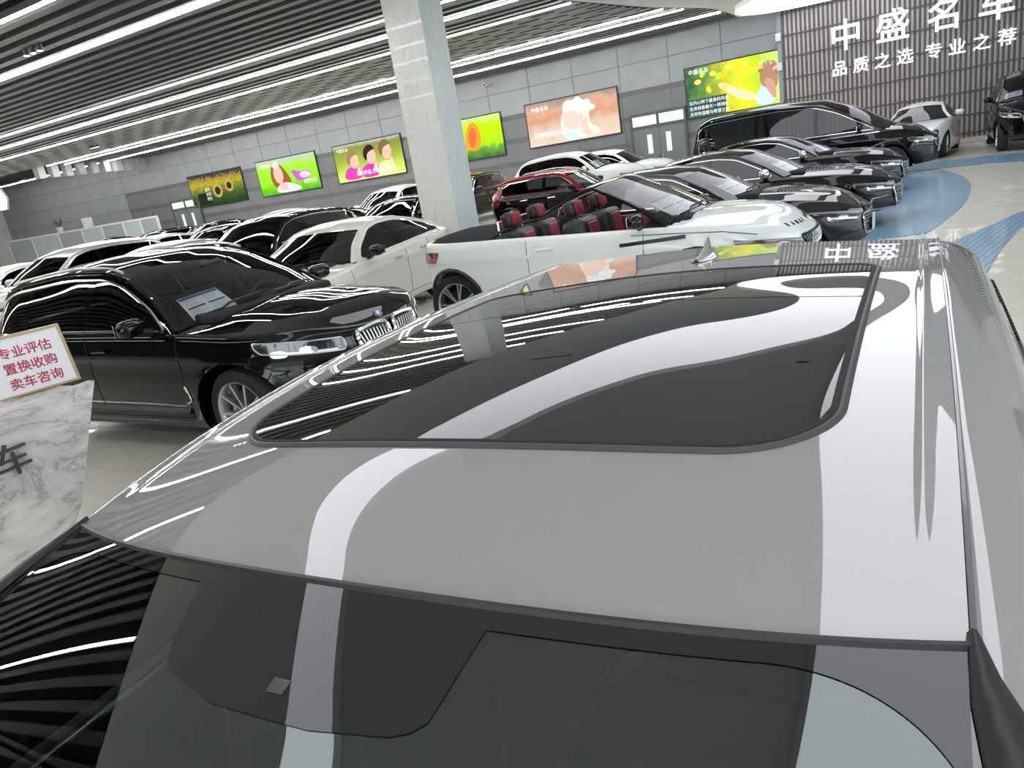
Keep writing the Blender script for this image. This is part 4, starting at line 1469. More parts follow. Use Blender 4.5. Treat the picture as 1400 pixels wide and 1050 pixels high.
    def lights(s, style):
        sp = s.sp; hw = sp['W'] / 2
        zn = s.zsh(sp['L'] / 2)
        zl = zn - .015
        if style in ('plain', 'merc', 'audi', 'kidney', 'evoque'):
            for sd in (1, -1):
                a0, a1 = (.46, 1.10) if style != 'kidney' else (.46, 1.10)
                if style == 'evoque': a0, a1 = .44, 1.16
                dz = {'evoque': .03}.get(style, 0)
                quad = [(sd * a0, zl - .115 - dz), (sd * a1, zl - .03), (sd * (a1 + .06), zl + .06), (sd * a0, zl - .015 - dz)]
                h = s.patch('headlight', 1, quad, M_LAMPDARK, .010, .02, 12, 5, .25)
                s.patch('light_guide', 1, [(sd * (a0 + .06), zl - .104 - dz), (sd * (a1 - .10), zl - .045), (sd * (a1 - .10), zl - .028), (sd * (a0 + .06), zl - .082 - dz)], M_LED, .0135, .012, 8, 2, .1, h)
                s.ring('lamp_outline', 1, quad, M_SATIN, .006, .012, .25, h)
                for k in range(2):
                    c = a0 + .20 + k * .22
                    s.patch('lamp_unit', 1, [(sd * c, zl - .082 - dz * .6), (sd * (c + .13), zl - .072 - dz * .5), (sd * (c + .14), zl - .018), (sd * (c + .01), zl - .028 - dz * .5)], M_LAMP, .0135, .012, 5, 4, .8, h)
        elif style == 'sport':
            for sd in (1, -1):
                quad = [(sd * .62, zl - .02), (sd * .86, zl - .02), (sd * .86, zl + .20), (sd * .62, zl + .20)]
                h = s.patch('headlight', 1, quad, M_LAMPDARK, .012, .02, 10, 8, 1.0)
                s.ring('lamp_outline', 1, quad, M_CHROME, .012, .016, 1.0, h)
                s.patch('lamp_unit', 1, [(sd * .69, zl + .04), (sd * .79, zl + .04), (sd * .79, zl + .14), (sd * .69, zl + .14)], M_LAMP, .018, .016, 6, 6, 1.0, h)
        # tail lights
        zr = s.zsh(-sp['L'] / 2)
        for sd in (1, -1):
            s.patch('tail_light', -1, [(sd * .45, zr - .16), (sd * 1.0, zr - .14), (sd * 1.08, zr - .01), (sd * .45, zr - .03)], M_TAIL, .010, .02, 10, 4, .2)
        if style == 'merc':
            q = [(-.36, zl - .32), (.36, zl - .32), (.44, zl - .05), (-.44, zl - .05)]
            g = s.patch('grille', 1, q, M_TRIM, .010, .02, 12, 6, .25)
            for k in range(7):
                z = zl - .295 + k * .038
                ww = .36 + .08 * (k / 6) - .02
                s.line('grille_bar', 1, [(-ww, z), (ww, z)], M_CHROME if k == 3 else M_SATIN, .007 if k == 3 else .004, .016, g)
            s.ring('grille_surround', 1, q, M_CHROME, .011, .014, .25, g)
            s.patch('lower_intake', 1, [(-.85, .24), (.85, .24), (.80, .38), (-.80, .38)], M_TRIM, .012, .02, 16, 3, .3)
        elif style == 'audi':
            q = [(-.34, zl - .43), (.34, zl - .43), (.50, zl - .06), (-.50, zl - .06)]
            g = s.patch('grille', 1, q, M_TRIM, .010, .02, 12, 6, .10)
            for k in range(6):
                z = zl - .39 + k * .062
                ww = .34 + .16 * (k / 5) - .04
                s.line('grille_bar', 1, [(-ww, z), (ww, z)], M_SATIN, .007, .016, g)
            for k in range(-3, 4):
                s.line('grille_bar', 1, [(k * .095, zl - .42), (k * .125, zl - .07)], M_SATIN, .004, .014, g)
            s.ring('grille_surround', 1, q, M_CHROME, .016, .016, .10, g)
            for sd in (1, -1):
                s.patch('side_intake', 1, [(sd * .50, .26), (sd * .95, .26), (sd * .92, .46), (sd * .56, .42)], M_TRIM, .010, .02, 6, 3, .2)
                s.line('intake_blade', 1, [(sd * .60, .45), (sd * .86, .44), (sd * .93, .27), (sd * .40, .25)], M_SATIN, .012, .016)
        elif style == 'plain':
            q = [(-.40, zl - .24), (.40, zl - .24), (.44, zl - .06), (-.44, zl - .06)]
            g = s.patch('grille', 1, q, M_TRIM, .010, .02, 10, 4, .3)
            s.ring('grille_surround', 1, q, M_CHROME, .010, .014, .3, g)
            for k in range(4):
                s.line('grille_bar', 1, [(-.38, zl - .21 + k * .04), (.38, zl - .21 + k * .04)], M_SATIN, .005, .015, g)
            s.patch('lower_intake', 1, [(-.80, .25), (.80, .25), (.76, .40), (-.76, .40)], M_TRIM, .010, .02, 12, 3, .3)

    def plate(s, kind):
        z = .42
        p0, n = s.skin(1, 0, z, .02)
        mb = MB(); mb.box(p0.x, p0.x + .02, -.23, .23, z - .08, z + .08)
        mb.build('number_plate', M_PLATE, s.root)

    def sheet(s, q0, q1, t0, t1, label):
        """price sheet lying inside the windscreen"""
        rows = [r for r in s.rows if r[5] < 1]

        def at(t, q, d):
            for a, b in zip(rows, rows[1:]):
                if a[5] <= t <= b[5]:
                    k = (t - a[5]) / max(1e-6, b[5] - a[5])
                    r = tuple(x + (y - x) * k for x, y in zip(a, b))
                    break
            else:
                r = rows[-1]
            p = s.P(r, q)
            return p + V((-.6, 0, -.8)) * d
        root = empty('price_sheet', s.root.matrix_basis @ at((t0 + t1) / 2, (q0 + q1) / 2, .02), s.root.rotation_euler.z)
        inv = Matrix.Translation(-at((t0 + t1) / 2, (q0 + q1) / 2, .02))

        def piece(name, u0, u1, v0, v1, d, mat):
            rws = []
            for j in range(5):
                v = v0 + (v1 - v0) * j / 4
                rws.append([inv @ at(t0 + (t1 - t0) * v, q0 + (q1 - q0) * (u0 + (u1 - u0) * i / 5), d) for i in range(6)])
            MB().grid(rws, flip=True).build(name, mat, root)
        piece('paper', 0, 1, 0, 1, .020, M_PAPER)
        piece('header_band', .02, .98, .88, .985, .0185, M_INKBLUE)
        piece('printed_bar', .06, .46, .50, .56, .0185, M_INKDARK); piece('printed_bar', .54, .94, .50, .56, .0185, M_INKDARK)
        for v in (.80, .72, .64, .42, .34, .26, .18):
            piece('printed_line', .08, .08 + .3 + .1 * math.sin(v * 40), v, v + .022, .0185, M_INKGREY)
            piece('printed_line', .55, .55 + .28 + .1 * math.cos(v * 33), v, v + .022, .0185, M_INKGREY)
        tag(root, label, 'price sheet')

    def seat(s, x, y, z, main, insert, head, back=.62, sc=1.0):
        b = MB()
        o = rbox('seat', -.14, .16, -.25 * sc, .25 * sc, 0, back, .07, main, s.root)
        o.location = (x, y, z); o.rotation_euler = (0, -.16, 0)
        rbox('seat_cushion', .10, .62, -.25 * sc, .25 * sc, -.10, .10, .06, main, o)
        rbox('seat_insert', .13, .172, -.15 * sc, .15 * sc, .08, back - .06, .02, insert, o)
        h = rbox('headrest', -.08, .05, -.125, .125, back + .04, back + .215, .05, head, o)
        rbox('headrest_pad', .045, .066, -.105, .105, back + .055, back + .20, .02, insert, o)
        rbox('headrest_rear', -.095, -.076, -.105, .105, back + .055, back + .20, .015, insert, o)
        for sd in (-1, 1):
            MB().tube([(-.02, sd * .06, back - .06), (-.02, sd * .06, back + .10)], .008).build('headrest_post', M_CHROME, o, True)
        return o

    def wheel_rim_steer(s, x, y, z):
        o = MB().tube([(math.sin(t) * .0, math.cos(t) * .18, math.sin(t) * .18) for t in [2 * PI * k / 24 for k in range(24)]], .016, True, 8).build('steering_wheel', M_TRIM, s.root, True)
        o.location = (x, y, z); o.rotation_euler = (0, .42, 0)
        MB().box(-.02, .02, -.17, .17, -.03, .03).build('steering_spoke', M_TRIM, o)
        return o

    def dash(s, x, z, wd):
        o = rbox('dashboard', x - .22, x + .25, -wd, wd, z - .28, z, .06, M_INT, s.root)
        return o

    def wipers(s):
        rows = s.rows
        for y0, y1 in ((.05, .55), (-.55, -.05)):
            P = []
            for k in range(8):
                q = (y0 + (y1 - y0) * k / 7)
                r = [r for r in rows if r[5] >= .03 + .05 * k / 7][0]
                P.append(s.P(r, q / .75) + V((.012, 0, .018)))
            MB().tube(P, .011, False, 6).build('wiper', M_TRIM, s.root, True)


# ------------------------------------------------------------------ the grey car in front of the viewer
def grey_car():
    a = math.radians(1.4); ca, sa = math.cos(a), math.sin(a)
    X0, Y0, sc = -.55, .55, .71
    spec = dict(SEDAN, W=1.88)
    spec['cp'] = [(1.13, .99, 0)] + SEDAN['cp'][1:-1] + [(-2.15, 1.1, 3)]
    spec['kp'] = [(.92, .80, .94)] + SEDAN['kp'][1:-1] + [(-2.2, .72, 1.05)]
    spec['hc'] = [(-2.45, .95), (-2.25, 1.04), (-2.05, 1.06), (1.0, 1.0), (1.6, .95), (2.1, .87), (2.32, .78), (2.45, .72)]
    loc = (X0 + (sc - Y0) * sa, Y0 + (sc - Y0) * ca, 0)
    car = Car('grey_car', 'grey car with a dark panoramic glass roof and shark-fin aerial', loc, -91.4, spec, M_GREY, greenhouse=False, front='plain', H=1.03, wheel='five')
    root = car.root
    def zr(u, s):
        q = s - 1.3
        return (1.56441 - .02197 * q - .05663 * q * q + .05289 * q ** 3 - .0178 * q ** 4 - .01159 * u
                - (.13525 - .09922 * q + .05212 * q * q) * u * u + .1214 * u ** 4)
    def sh(u): return .474 + .29 * u * u + .045 * u
    def zw(u, t):
        z0 = zr(u, sh(u))
        return z0 - (.23 * t + .40 * t * t if t < .25 else .23 * .25 + .40 * .0625 + .54 * (t - .25))
    G = lambda u, s, z: V((sc - s, u, z))
    HW = .600
    s_end = lambda u: 2.43 - .06 * (u / .6) ** 2
    us = [-.5 + k * .02 for k in range(51)]
    fine = [.505 + .0035 * k for k in range(27)] + [HW]
    us = [-x for x in reversed(fine)] + us + fine

    def ridge(u, s):
        k = max(0, min(1, (s - .64) / .25))
        au = abs(u)
        return .0026 * k * math.exp(-((au - .566) / .0060) ** 2)
    rows = []
    for j in range(61):
        t = j / 60
        rows.append([G(u, sh(u) + (s_end(u) - sh(u)) * t, zr(u, sh(u) + (s_end(u) - sh(u)) * t) + ridge(u, sh(u) + (s_end(u) - sh(u)) * t)) for u in us])
    MB().grid(rows).build('roof', M_GREY, root, True, sharp=60)
    # cant rails outside the roof seam
    prof = [(.606, -.004), (.612, -.0035), (.630, -.009), (.650, -.017), (.672, -.030), (.694, -.052), (.710, -.082), (.719, -.112), (.721, -.128)]
    ss = [-.42 + 3.30 * k / 70 for k in range(71)]

    def base(s, sd):
        e = sh(sd * .6)
        if s < e:
            t = e - s
            return zw(sd * .6, t), .125 * max(0, t - .05)
        if s > 2.35:
            return zr(sd * .6, 2.35) - .30 * (s - 2.35) - .60 * (s - 2.35) ** 2, .05 * (s - 2.35)
        return zr(sd * .6, s), 0.0
    for sd in (1, -1):
        rws = []
        for s in ss:
            z0, du = base(s, sd)
            rws.append([G(sd * (u + du), s, z0 + dz) for u, dz in prof])
        MB().grid(rws, flip=sd < 0).build('cant_rail', M_GREY, root, True, sharp=60)
        # seam between roof panel and rail
        MB().tube([G(sd * .603, s, zr(sd * .6, s) - .0045) for s in [sh(sd * .6) + k * .06 for k in range(31)]], .0038, False, 6).build('roof_seam', principled('grey_seam_strip', (.12, .12, .12), .3, .2, .6), root, True)
        # black trim down the windscreen pillar
        rws = []
        for k in range(31):
            s = sh(sd * .6) + .012 - k * .034
            z0, du = base(s, sd)
            t = max(0.0, sh(sd * .6) - s)
            wdt = min(.052, .006 + t * .55)
            rws.append([G(sd * (.598 + du), s, z0 + .002), G(sd * (.602 + du), s, z0 + .007), G(sd * (.602 + du + wdt * .5), s, z0 + .007 - .004 * wdt / .05), G(sd * (.602 + du + wdt), s, z0 + .003 - .016 * wdt / .05)])
        MB().grid(rws, flip=sd > 0).build('pillar_trim', M_TRIM, root, True, sharp=60)
        # door glass, belt moulding and black window surround
        gl, fr = [], []
        for k in range(41):
            s = .02 + 2.55 * k / 40
            z0, du = base(s, sd)
            xx = sc - s
            bz = car.zsh(xx) - .002; by = car.w(xx) - .052
            top = V((xx, .721 + du, z0 - .128)); bot = V((xx, by, bz))
            if top.z < bot.z + .02: top.z = bot.z + .02
            gl.append([V((p.x, p.y * sd, p.z)) for p in (top.lerp(bot, q / 6) + V((0, .016 * math.sin(PI * q / 6), 0)) for q in range(7))])
            fr.append(gl[-1][0] + V((0, sd * .004, 0)))
        MB().grid(gl, flip=sd < 0).build('side_window', M_SIDE, root, True)
        MB().tube(fr, .011, False, 8).build('window_surround', M_GLOSSBLACK, root, True)
        MB().tube([r[-1] + V((0, sd * .006, 0)) for r in gl], .010, False, 6).build('belt_moulding', M_CHROME, root, True)
        for x_ in (-.30,):
            k = int((sc - x_ - .02) / 2.55 * 40)
            MB().grid([[p + V((0, sd * .003, 0)) for p in gl[k]], [p + V((0, sd * .003, 0)) for p in gl[k + 2]]], flip=sd < 0).build('door_pillar', M_GLOSSBLACK, root)
    # windscreen sheet and black ceramic band
    uu = [-1 + 2 * k / 80 for k in range(81)]
    ts = [.012 * k for k in range(21)] + [.25 + .1 * k for k in range(1, 8)]
    hw = lambda t: HW - .002 + .125 * max(0, t - .05)
    MB().grid([[G(q * hw(t), sh(max(-.6, min(.6, q * hw(t)))) - t, zw(max(-.6, min(.6, q * hw(t))), t)) for q in uu] for t in ts], flip=True).build('windscreen', M_WSGREY, root, True, sharp=70)
    notch = [(-.175, .0), (-.157, .033), (-.118, .106), (-.110, .118), (-.098, .126), (-.014, .145), (.104, .146), (.180, .137), (.195, .131), (.206, .120), (.210, .08), (.216, .0)]

    def frit(u):
        b = .028 + (.16 - math.sqrt(.0256 - max(0, abs(u) - .45) ** 2) if abs(u) > .45 else 0)
        for (u0, t0), (u1, t1) in zip(notch, notch[1:]):
            if u0 <= u <= u1:
                b = max(b, t0 + (t1 - t0) * (u - u0) / (u1 - u0))
        return b
    uf = sorted(set([round(-.598 + k * .004, 4) for k in range(300)] + [n[0] for n in notch]))
    uf = [u for u in uf if abs(u) <= .598]
    rows = []
    for u in uf:
        f = frit(u)
        rows.append([G(u, sh(u) - f * k / 10, zw(u, f * k / 10) + .0012) for k in range(11)])
    MB().grid(rows).build('windscreen_band', M_FRIT, root, True, sharp=70)
    MB().tube([G(u, sh(u) - .001, zr(u, sh(u)) - .0005) for u in [-.605 + 1.21 * k / 60 for k in range(61)]], .0052, False, 6).build('header_seal', M_TRIM, root, True)
    # sensor window in the band
    MB().grid([[G(u, sh(u) - t, zw(u, t) + .002) for u in (.038, .048, .058)] for t in (.110, .117, .124)]).build('sensor_window', principled('sensor_glass', (.05, .055, .055), .1, coat=1), root)
    # glass roof: two panes in a black rubber seal and a grey frame
    LG = 1.15
    front = lambda u: .744 + .10 * u + .28 * u * u
    rear = lambda u: 1.872 + .24 * u - .27 * u * u
    S_ = lambda u, w: front(u) + (rear(u) - front(u)) * w / LG
    GP = lambda u, w, off: G(u, S_(u, w), zr(u, S_(u, w)) + off)
    WD = .468

    def pane(w, w0, w1, rf, rr, off):
        cols = []
        for k in range(81):
            u = -w + 2 * w * k / 80
            du = abs(u) - (w - rf); df = rf - math.sqrt(max(0, rf * rf - du * du)) if du > 0 else 0
            du = abs(u) - (w - rr); dr = rr - math.sqrt(max(0, rr * rr - du * du)) if du > 0 else 0
            a_, b_ = w0 + df, w1 - dr
            cols.append([GP(u, a_ + (b_ - a_) * q / 30, off) for q in range(31)])
        MB().grid(cols).build('roof_glass', M_SUNGLASS, root, True, sharp=60)
    pane(WD - .006, .006, .734, .115, .003, .0035)
    pane(WD - .006, .740, LG - .006, .003, .05, .0035)
    MB().grid([[GP(u, .731, .0022) for u in [-.46 + .92 * k / 40 for k in range(41)]], [GP(u, .743, .0022) for u in [-.46 + .92 * k / 40 for k in range(41)]]], flip=True).build('pane_joint', M_TRIM, root, True)
    ol = []
    for k in range(15):
        t = PI / 2 * k / 14
        ol.append((WD - .12 + .12 * math.sin(t), .12 - .12 * math.cos(t)))
    ol += [(WD, .12 + (LG - .175) * k / 30) for k in range(1, 30)]
    for k in range(15):
        t = PI / 2 * k / 14
        ol.append((WD - .055 + .055 * math.cos(t), LG - .055 + .055 * math.sin(t)))
    ol += [(WD - .055 - (WD - .055) * k / 15, LG) for k in range(1, 15)]
    ol = [(0, 0)] + [((WD - .12) * k / 15, 0) for k in range(1, 15)] + ol + [(0, LG)]
    ol = ol + [(-u, w) for u, w in reversed(ol[1:-1])]

    def strip(name, w0, w1, h0, h1, mat):
        n = len(ol); r0, r1, r2 = [], [], []
        for i in range(n):
            p, q = ol[i - 1], ol[(i + 1) % n]
            t = V((q[0] - p[0], q[1] - p[1])); t.normalize(); nn = V((t.y, -t.x))
            for lst, wd, hh in ((r0, w0, h0), (r1, (w0 + w1) / 2, max(h0, h1) + .0015), (r2, w1, h1)):
                lst.append(GP(ol[i][0] + nn.x * wd, ol[i][1] + nn.y * wd, hh))
        o = MB().grid([r0, r1, r2], True).build(name, mat, root, True)
        bm = bmesh.new(); bm.from_mesh(o.data); bmesh.ops.recalc_face_normals(bm, faces=bm.faces); bm.to_mesh(o.data); bm.free()
        return o
    strip('roof_glass_seal', -.007, .003, .0034, .0038, M_SEAM)
    strip('roof_glass_frame', .003, .013, .0038, .0010, principled('grey_frame', (.05, .05, .05), .5))
    # shark-fin aerial
    rows = []
    for k in range(13):
        t = k / 12
        s = 2.06 + .17 * t
        hgt = .010 + .062 * (t ** 1.7) * (1 if t < .9 else 1 - (t - .9) * 6)
        w = .034 * math.sin(PI * min(1, .12 + t * .80)) ** .7
        row = []
        for q in range(25):
            f = -1 + q / 12
            row.append(G(f * w, s, zr(0, s) + hgt * (.80 * math.exp(-(f * 3.6) ** 2) + .20 * (1 - f * f) ** .6) + .001))
        rows.append(row)
    fin = MB().grid(rows).build('aerial', M_GREY, root, True, sharp=60)
    rows = []
    # rear window and rear panel
    rws = []
    for k in range(16):
        t = k / 15
        rw = []
        for q in range(21):
            u = (-1 + q / 10) * (.60 + .06 * t)
            uc = max(-.6, min(.6, u))
            s = s_end(uc) + .60 * t
            rw.append(G(u, s, zr(uc, s_end(uc)) - .07 * t - .345 * t ** 1.4))
        rws.append(rw)
    MB().grid(rws[:3]).build('rear_header', M_GREY, root, True)
    MB().grid(rws[2:]).build('rear_window', M_PRIV, root, True)
    # cabin
    car.dash(1.0, 1.04, .66)
    for y in (.36, -.36):
        car.seat(-.02, y, .52, M_LEATHER, M_INTGREY, M_LEATHER)
    rbox('rear_bench', -1.25, -.95, -.62, .62, .5, 1.12, .08, M_LEATHER, root)
    o = rbox('interior_mirror', .19, .22, -.11, .11, 1.36, 1.42, .012, M_TRIM, root)
    return car


GREY = grey_car()


# ------------------------------------------------------------------ parked cars
def black_suv():
    c = Car('black_suv', 'glossy black suv with twin kidney-shaped chrome grilles beside the marble desk', (-5.92, 4.50, 0), -1.5, dict(SUV, cp=[(1.14, 1.12, 0), (.80, 1.31, .5), (.36, 1.51, 1), (.04, 1.595, 1.25), (-.6, 1.635, 1.5), (-1.72, 1.565, 2.0), (-2.15, 1.15, 3)], kp=[(.96, .83, 1.05), (.64, .75, 1.26), (.24, .665, 1.455), (-.04, .645, 1.53), (-.6, .645, 1.555), (-1.66, .66, 1.485), (-2.12, .77, 1.10)], sh=SUV['sh'][:-2] + [(2.12, .96), (2.36, .885)], hc=SUV['hc'][:-3] + [(2.12, 1.025), (2.28, .975), (2.36, .93)]), M_BLACK, front='kidney', detail=2, res=1.5, side_glass=M_PRIV, ws_glass=M_WS, wheel='multi')
    sp = c.sp
    zl = c.zsh(sp['L'] / 2)
    for sd in (1, -1):
        q = [(sd * .030, zl - .205), (sd * .33, zl - .195), (sd * .37, zl - .02), (sd * .035, zl - .004)]
        g = c.patch('grille', 1, q, M_TRIM, .016, .03, 10, 6, .45)
        c.ring('grille_surround', 1, q, M_CHROME, .017, .020, .45, g)
        for k in range(9):
            f = .10 + .80 * k / 8
            a0, a1 = .03 + .30 * f, .035 + .335 * f
            lo, hi = (.035, .05) if 0 < k < 8 else (.06, .075)
            c.line('grille_slat', 1, [(sd * a0, zl - .20 + lo * .7), (sd * a1, zl - .012 - hi * .5)], M_SATIN, .0065, .030, g, 4)
        c.patch('fog_intake', 1, [(sd * .50, .34), (sd * .92, .36), (sd * .90, .48), (sd * .56, .46)], M_TRIM, .012, .02, 8, 3, .2)
    c.patch('lower_intake', 1, [(-.45, .30), (.45, .30), (.42, .45), (-.42, .45)], M_TRIM, .012, .02, 10, 3, .2)
    # roundel on the bonnet edge
    h = c.bvh.ray_cast(V((sp['L'] / 2 - .10, 0, 2)), V((0, 0, -1)))
    if h[0] is not None:
        n = h[1].normalized()
        if n.z < 0: n = -n
        o = empty('badge', h[0])
        o.parent = c.root
        rot = n.to_track_quat('Z', 'Y')
        mb = MB(); mb.lathe([(.001, .006), (.040, .006), (.041, -.004), (.001, -.004)], 24, 'z'); b = mb.build('badge', M_CHROME, c.root, True)
        bpy.data.objects.remove(o)
        b.location = h[0] + n * .002; b.rotation_mode = 'QUATERNION'; b.rotation_quaternion = rot
        MB().lathe([(.0265, .0066), (.036, .0066)], 24, 'z').build('badge_ring', M_TRIM, b)
        for k in range(4):
            pts = [(0, 0, .0068)] + [(.026 * math.cos(k * PI / 2 + q * PI / 16), .026 * math.sin(k * PI / 2 + q * PI / 16), .0068) for q in range(9)]
            obj('badge_quarter', pts, [tuple(range(10))], principled('badge_blue', (.05, .2, .6), .3) if k % 2 else M_LED, b)
    # roof bars, side trim, wipers, cabin
    for sd in (1, -1):
        P = [c.P(r, sd * .965) + V((0, 0, .035)) for r in c.rows if 1.05 < r[5] < 2.0]
        MB().tube(P, .014, False, 8).build('roof_bar', M_SATIN, c.root, True)
        c.sideline('sill_trim', [(-.95, .40), (.95, .40)], M_TRIM, .03, sd, -.005)
        c.sideline('fender_vent', [(.98, .62), (1.02, .50), (.96, .47)], M_SATIN, .010, sd, .004)
    c.wipers()
    c.dash(.98, 1.12, .68)
    for y in (.37, -.37):
        c.seat(-.12, y, .58, M_LEATHER, M_INTGREY, M_LEATHER)
    c.wheel_rim_steer(.58, .37, 1.02)
    rbox('interior_mirror', .46, .49, -.11, .11, 1.42, 1.48, .012, M_TRIM, c.root)
    c.sheet(-.80, -.36, .03, .46, 'white price sheet behind the windscreen of the black suv with chrome kidney grilles')
    return c


black_suv()


def convertible():
    c = Car('convertible_suv', 'white open-top suv with red and black seats and a black windscreen frame', (-2.97, 7.86, 0), 0, CABRIO, M_WHITE, front='evoque', detail=2, res=1.6, ws_glass=M_WS, open_top=True, wheel='split', pillar=M_GLOSSBLACK, mirror_mat=M_GLOSSBLACK, rimmat=None)
    sp = c.sp
    zl = c.zsh(sp['L'] / 2)
    q = [(-.40, zl - .17), (.40, zl - .17), (.50, zl - .025), (-.50, zl - .025)]
    g = c.patch('grille', 1, q, M_TRIM, .012, .02, 14, 5, .15)
    for k in range(-9, 10):
        for d in (-1, 1):
            a0, a1 = k * .05, k * .05 + d * .075
            if abs(a0) < .40 and abs(a1) < .47:
                c.line('grille_mesh', 1, [(a0, zl - .162), (a1, zl - .035)], M_SATIN, .005, .017, g, 3)
    c.ring('grille_surround', 1, q, M_GLOSSBLACK, .012, .014, .15, g)
    c.patch('lower_intake', 1, [(-.70, .34), (.70, .34), (.62, .48), (-.62, .48)], M_TRIM, .012, .02, 12, 3, .2)
    # letters along the bonnet's leading edge
    word = 'RANGE ROVER'
    for i, ch in enumerate(word):
        if ch == ' ': continue
        y = -.52 + 1.04 * i / 10
        x = sp['L'] / 2 - .125 - .20 * (y / .75) ** 2
        h = c.bvh.ray_cast(V((x, y, 2)), V((0, 0, -1)))
        if h[0] is None: continue
        n = h[1].normalized()
        if n.z < 0: n = -n
        ax = V((.45 * -y, 1, 0)); ax = (ax - n * ax.dot(n)).normalized(); ay = n.cross(ax)
        mt = Matrix(((ax.x, ay.x, n.x, h[0].x + n.x * .003), (ax.y, ay.y, n.y, h[0].y + n.y * .003), (ax.z, ay.z, n.z, h[0].z + n.z * .003), (0, 0, 0, 1)))
        text_mesh('bonnet_letter', ch, .075, M_RIMDARK, c.root, .002, .001, mt)
    for sd in (1, -1):
        # bonnet vents and fender blade
        P = []
        for k in range(9):
            x, y = .86 - .42 * (1 - k / 8) + .30, sd * (.60 + .02 * k / 8)
            h = c.bvh.ray_cast(V((x, y, 2)), V((0, 0, -1)))
            if h[0] is not None: P.append(h[0] + V((0, 0, .004)))
        if len(P) > 2:
            MB().tube(P, [.006 + .018 * math.sin(PI * k / (len(P) - 1)) for k in range(len(P))], False, 8).build('bonnet_vent', M_TRIM, c.root, True)
        c.sideline('fender_blade', [(1.16, .925), (.50, .90)], M_GLOSSBLACK, .024, sd, -.004)
        c.sideline('bonnet_shut_line', [(.62, .985), (1.05, .965), (1.5, .93), (1.8, .86)], M_SEAM, .004, sd)
        o = c.sideline('wheel_arch_trim', [(c.xr - c.ra * math.cos(PI * k / 12), sp['rw'] + (c.ra + .012) * math.sin(PI * k / 12)) for k in range(13)], M_TRIM, .022, sd, 0, 2)
        o = c.sideline('wheel_arch_trim', [(c.xf - c.ra * math.cos(PI * k / 12), sp['rw'] + (c.ra + .012) * math.sin(PI * k / 12)) for k in range(13)], M_TRIM, .022, sd, 0, 2)
        ci = [(-1.93 + .075 * math.cos(t), .90 + .075 * math.sin(t)) for t in [2 * PI * k / 16 for k in range(17)]]
        if sd < 0:
            c.sideline('fuel_flap', ci, M_SEAM, .003, sd, 0, 1)
    c.wipers()
    c.dash(.92, 1.10, .70)
    for y in (.37, -.37):
        c.seat(-.06, y, .58, M_LEATHER, M_REDLEATHER, M_LEATHER, .58, .92)
    for y in (.34, -.34):
        c.seat(-.88, y, .66, M_LEATHER, M_REDLEATHER, M_LEATHER, .46, .85)
    for sd in (1, -1):
        rbox('door_card', -.70, .62, sd * .80 - .025, sd * .80 + .025, .62, 1.02, .02, M_REDLEATHER, c.root)
    c.wheel_rim_steer(.52, .37, 1.04)
    rbox('centre_console', -.15, .70, -.10, .10, .50, .82, .03, M_LEATHER, c.root)
    rbox('interior_mirror', .36, .39, -.11, .11, 1.37, 1.43, .012, M_TRIM, c.root)
    for y in (.30, -.30):
        MB().tube([(-1.12, y - .14, 1.0), (-1.13, y - .12, 1.22), (-1.13, y + .12, 1.22), (-1.12, y + .14, 1.0)], .018, False, 8).build('roll_hoop', M_CHROME, c.root, True)
    c.sheet(-.75, -.15, .05, .50, 'white price sheet behind the windscreen of the white open-top suv')
    return c


convertible()

GR = 'cars parked in the left-hand rows'
c = Car('cream_coupe', 'pearl cream fastback saloon with black door mirrors facing the viewer', (-7.22, 8.2, 0), -85, COUPE, M_CREAM, front='plain', detail=2, res=1.3, chrome=False, side_glass=M_SIDE, ws_glass=M_WSDARK, mirror_mat=M_GLOSSBLACK)
c.wipers(); c.dash(.95, 1.0, .66)
for y in (.36, -.36):
    c.seat(-.12, y, .46, M_LEATHER, M_INTGREY, M_LEATHER)
c = Car('black_saloon', 'graphite black saloon with slatted grille and chrome bar next to the white open-top suv', (-2.77, 10.32, 0), 0, SEDAN, M_BLACKGREY, front='merc', detail=1, ws_glass=M_WS, plate='blue')
c.dash(.95, 1.0, .66); c.wipers()
c.sheet(-.72, -.10, .08, .52, 'white price sheet behind the windscreen of the graphite saloon with slatted grille')
c = Car('black_saloon', 'black saloon with a wide chrome-edged grille and silver door mirrors', (-2.50, 13.2, 0), 0, lengthen(SEDAN, 1.03), M_BLACK, front='audi', detail=1, ws_glass=M_WS, mirror_mat=M_SATIN)
c.dash(.95, 1.0, .66)
c.sheet(-.72, -.10, .08, .52, 'white price sheet behind the windscreen of the black saloon with silver mirrors')
c = Car('black_saloon', 'black saloon with chrome-edged grille parked directly beside the black van', (-2.38, 17.35, 0), 0, lengthen(SEDAN, 1.03), M_BLACK, front='audi', detail=1, ws_glass=M_WS, mirror_mat=M_SATIN)
c.dash(.95, 1.0, .66)
c.sheet(-.72, -.10, .08, .52, 'white price sheet behind the windscreen of the black saloon beside the van')
c = Car('black_van', 'tall black people carrier with a chrome waistline in front of the slatted wall', (-2.12, 20.95, 0), 0, lengthen(VAN, 1.155, wb=3.3, fo=1.02), M_BLACK, front='plain', detail=1, side_glass=M_SIDE, ws_glass=M_WS, H=1.03, mirror_mat=M_BLACK)
for sd in (1, -1):
    c.sideline('waistline_trim', [(1.7, 1.10), (-2.6, 1.12)], M_CHROME, .012, sd, .004)
c = Car('white_sports_car', 'white sports car with round headlights before the slatted wall', (.55, 25.7, 0), -99, SPORT, M_WHITE, front='sport', ws_glass=M_WSDARK, chrome=False, H=1.18)
c = Car('black_suv', 'black suv parked nose-out against the slatted wall beyond the white sports car', (3.2, 25.3, 0), -91, SUV, M_BLACK, front='plain', ws_glass=M_WS, H=1.17)
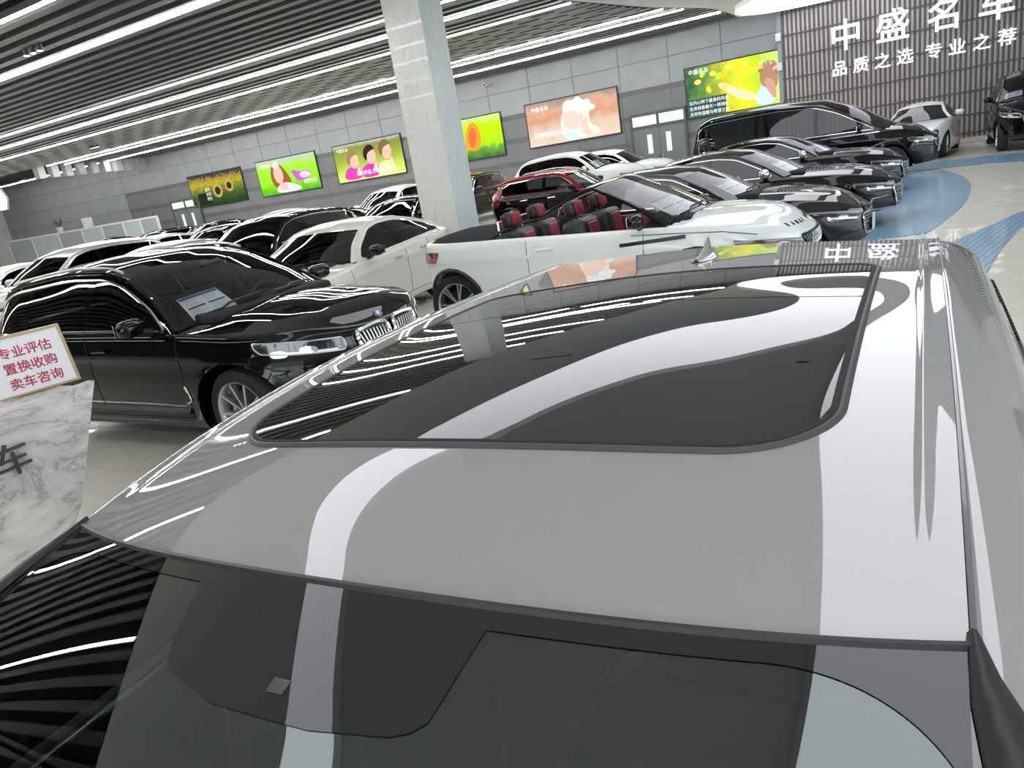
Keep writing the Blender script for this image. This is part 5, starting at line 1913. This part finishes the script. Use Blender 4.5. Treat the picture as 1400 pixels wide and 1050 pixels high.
c.sheet(-.85, -.40, .03, .35, 'white price sheet behind the windscreen of the black suv by the slatted wall')
c = Car('hatchback', 'black hatchback with a dark red roof behind the white open-top suv', (-7.5, 17.5, 0), 0, HATCH, M_BLACK, roofmat=M_RED, front='plain', side_glass=M_SIDE, ws_glass=M_WS, pillar=M_RED)
c = Car('white_suv', 'white suv with a price sheet and black roof trim below the child screen', (-9.6, 23.5, 0), 0, SUV, M_WHITE, front='plain', ws_glass=M_WS, H=1.09)
c.sheet(-.80, -.25, .05, .50, 'white price sheet behind the windscreen of the white suv below the child screen')
c = Car('white_suv', 'white suv standing against the back wall next to the double door', (-9.3, 26.3, 0), 0, SUV, M_WHITE, front='plain')
c = Car('dark_suv', 'dark suv half hidden by the column below the orange flower screen', (-13.6, 22.6, 0), -90, SUV, M_BLACKGREY, front='plain')
left = [('black_suv', 'black suv facing the viewer right beside the cream fastback', (-10.3, 9.9), -88, SUV, M_BLACK),
        ('silver_saloon', 'silver saloon second from the cream fastback in its row', (-12.7, 9.2), -89, SEDAN, M_SILVER),
        ('silver_suv', 'silver suv third from the cream fastback in its row', (-15.4, 9.2), -89, SUV, M_SILVER),
        ('white_saloon', 'white saloon fourth from the cream fastback in its row', (-18.2, 9.2), -89, SEDAN, M_WHITE),
        ('black_saloon', 'black saloon in the row behind the cream fastback, left of the column', (-10.9, 14.9), -88, SEDAN, M_BLACK),
        ('black_saloon', 'black saloon second from the column in the middle row', (-13.6, 14.8), -89, COUPE, M_BLACK),
        ('black_saloon', 'black saloon third from the column in the middle row', (-17.2, 14.6), -92, SEDAN, M_BLACK),
        ('silver_saloon', 'silver saloon fourth from the column in the middle row', (-20.2, 14.6), -92, SEDAN, M_SILVER),
        ('white_suv', 'white suv below the screen with three seated figures', (-16.2, 21.8), -90, SUV, M_WHITE),
        ('white_saloon', 'white saloon between the second and third wall screens', (-22.5, 22.4), -92, SEDAN, M_WHITE),
        ('black_saloon', 'black saloon below the girl on grass screen', (-25.6, 21.6), -92, SEDAN, M_BLACK),
        ('black_suv', 'black hatchback below the gap between sunflower and grass screens', (-28.6, 21.2), -92, HATCH, M_BLACK),
        ('black_saloon', 'black saloon in front of the far double door', (-33.0, 21.5), -92, SEDAN, M_BLACK)]
for nm, lab, (x, y), d, spc, pt in left:
    Car(nm, lab, (x, y, 0), d, spc, pt, front='plain', group=GR, res=.8)
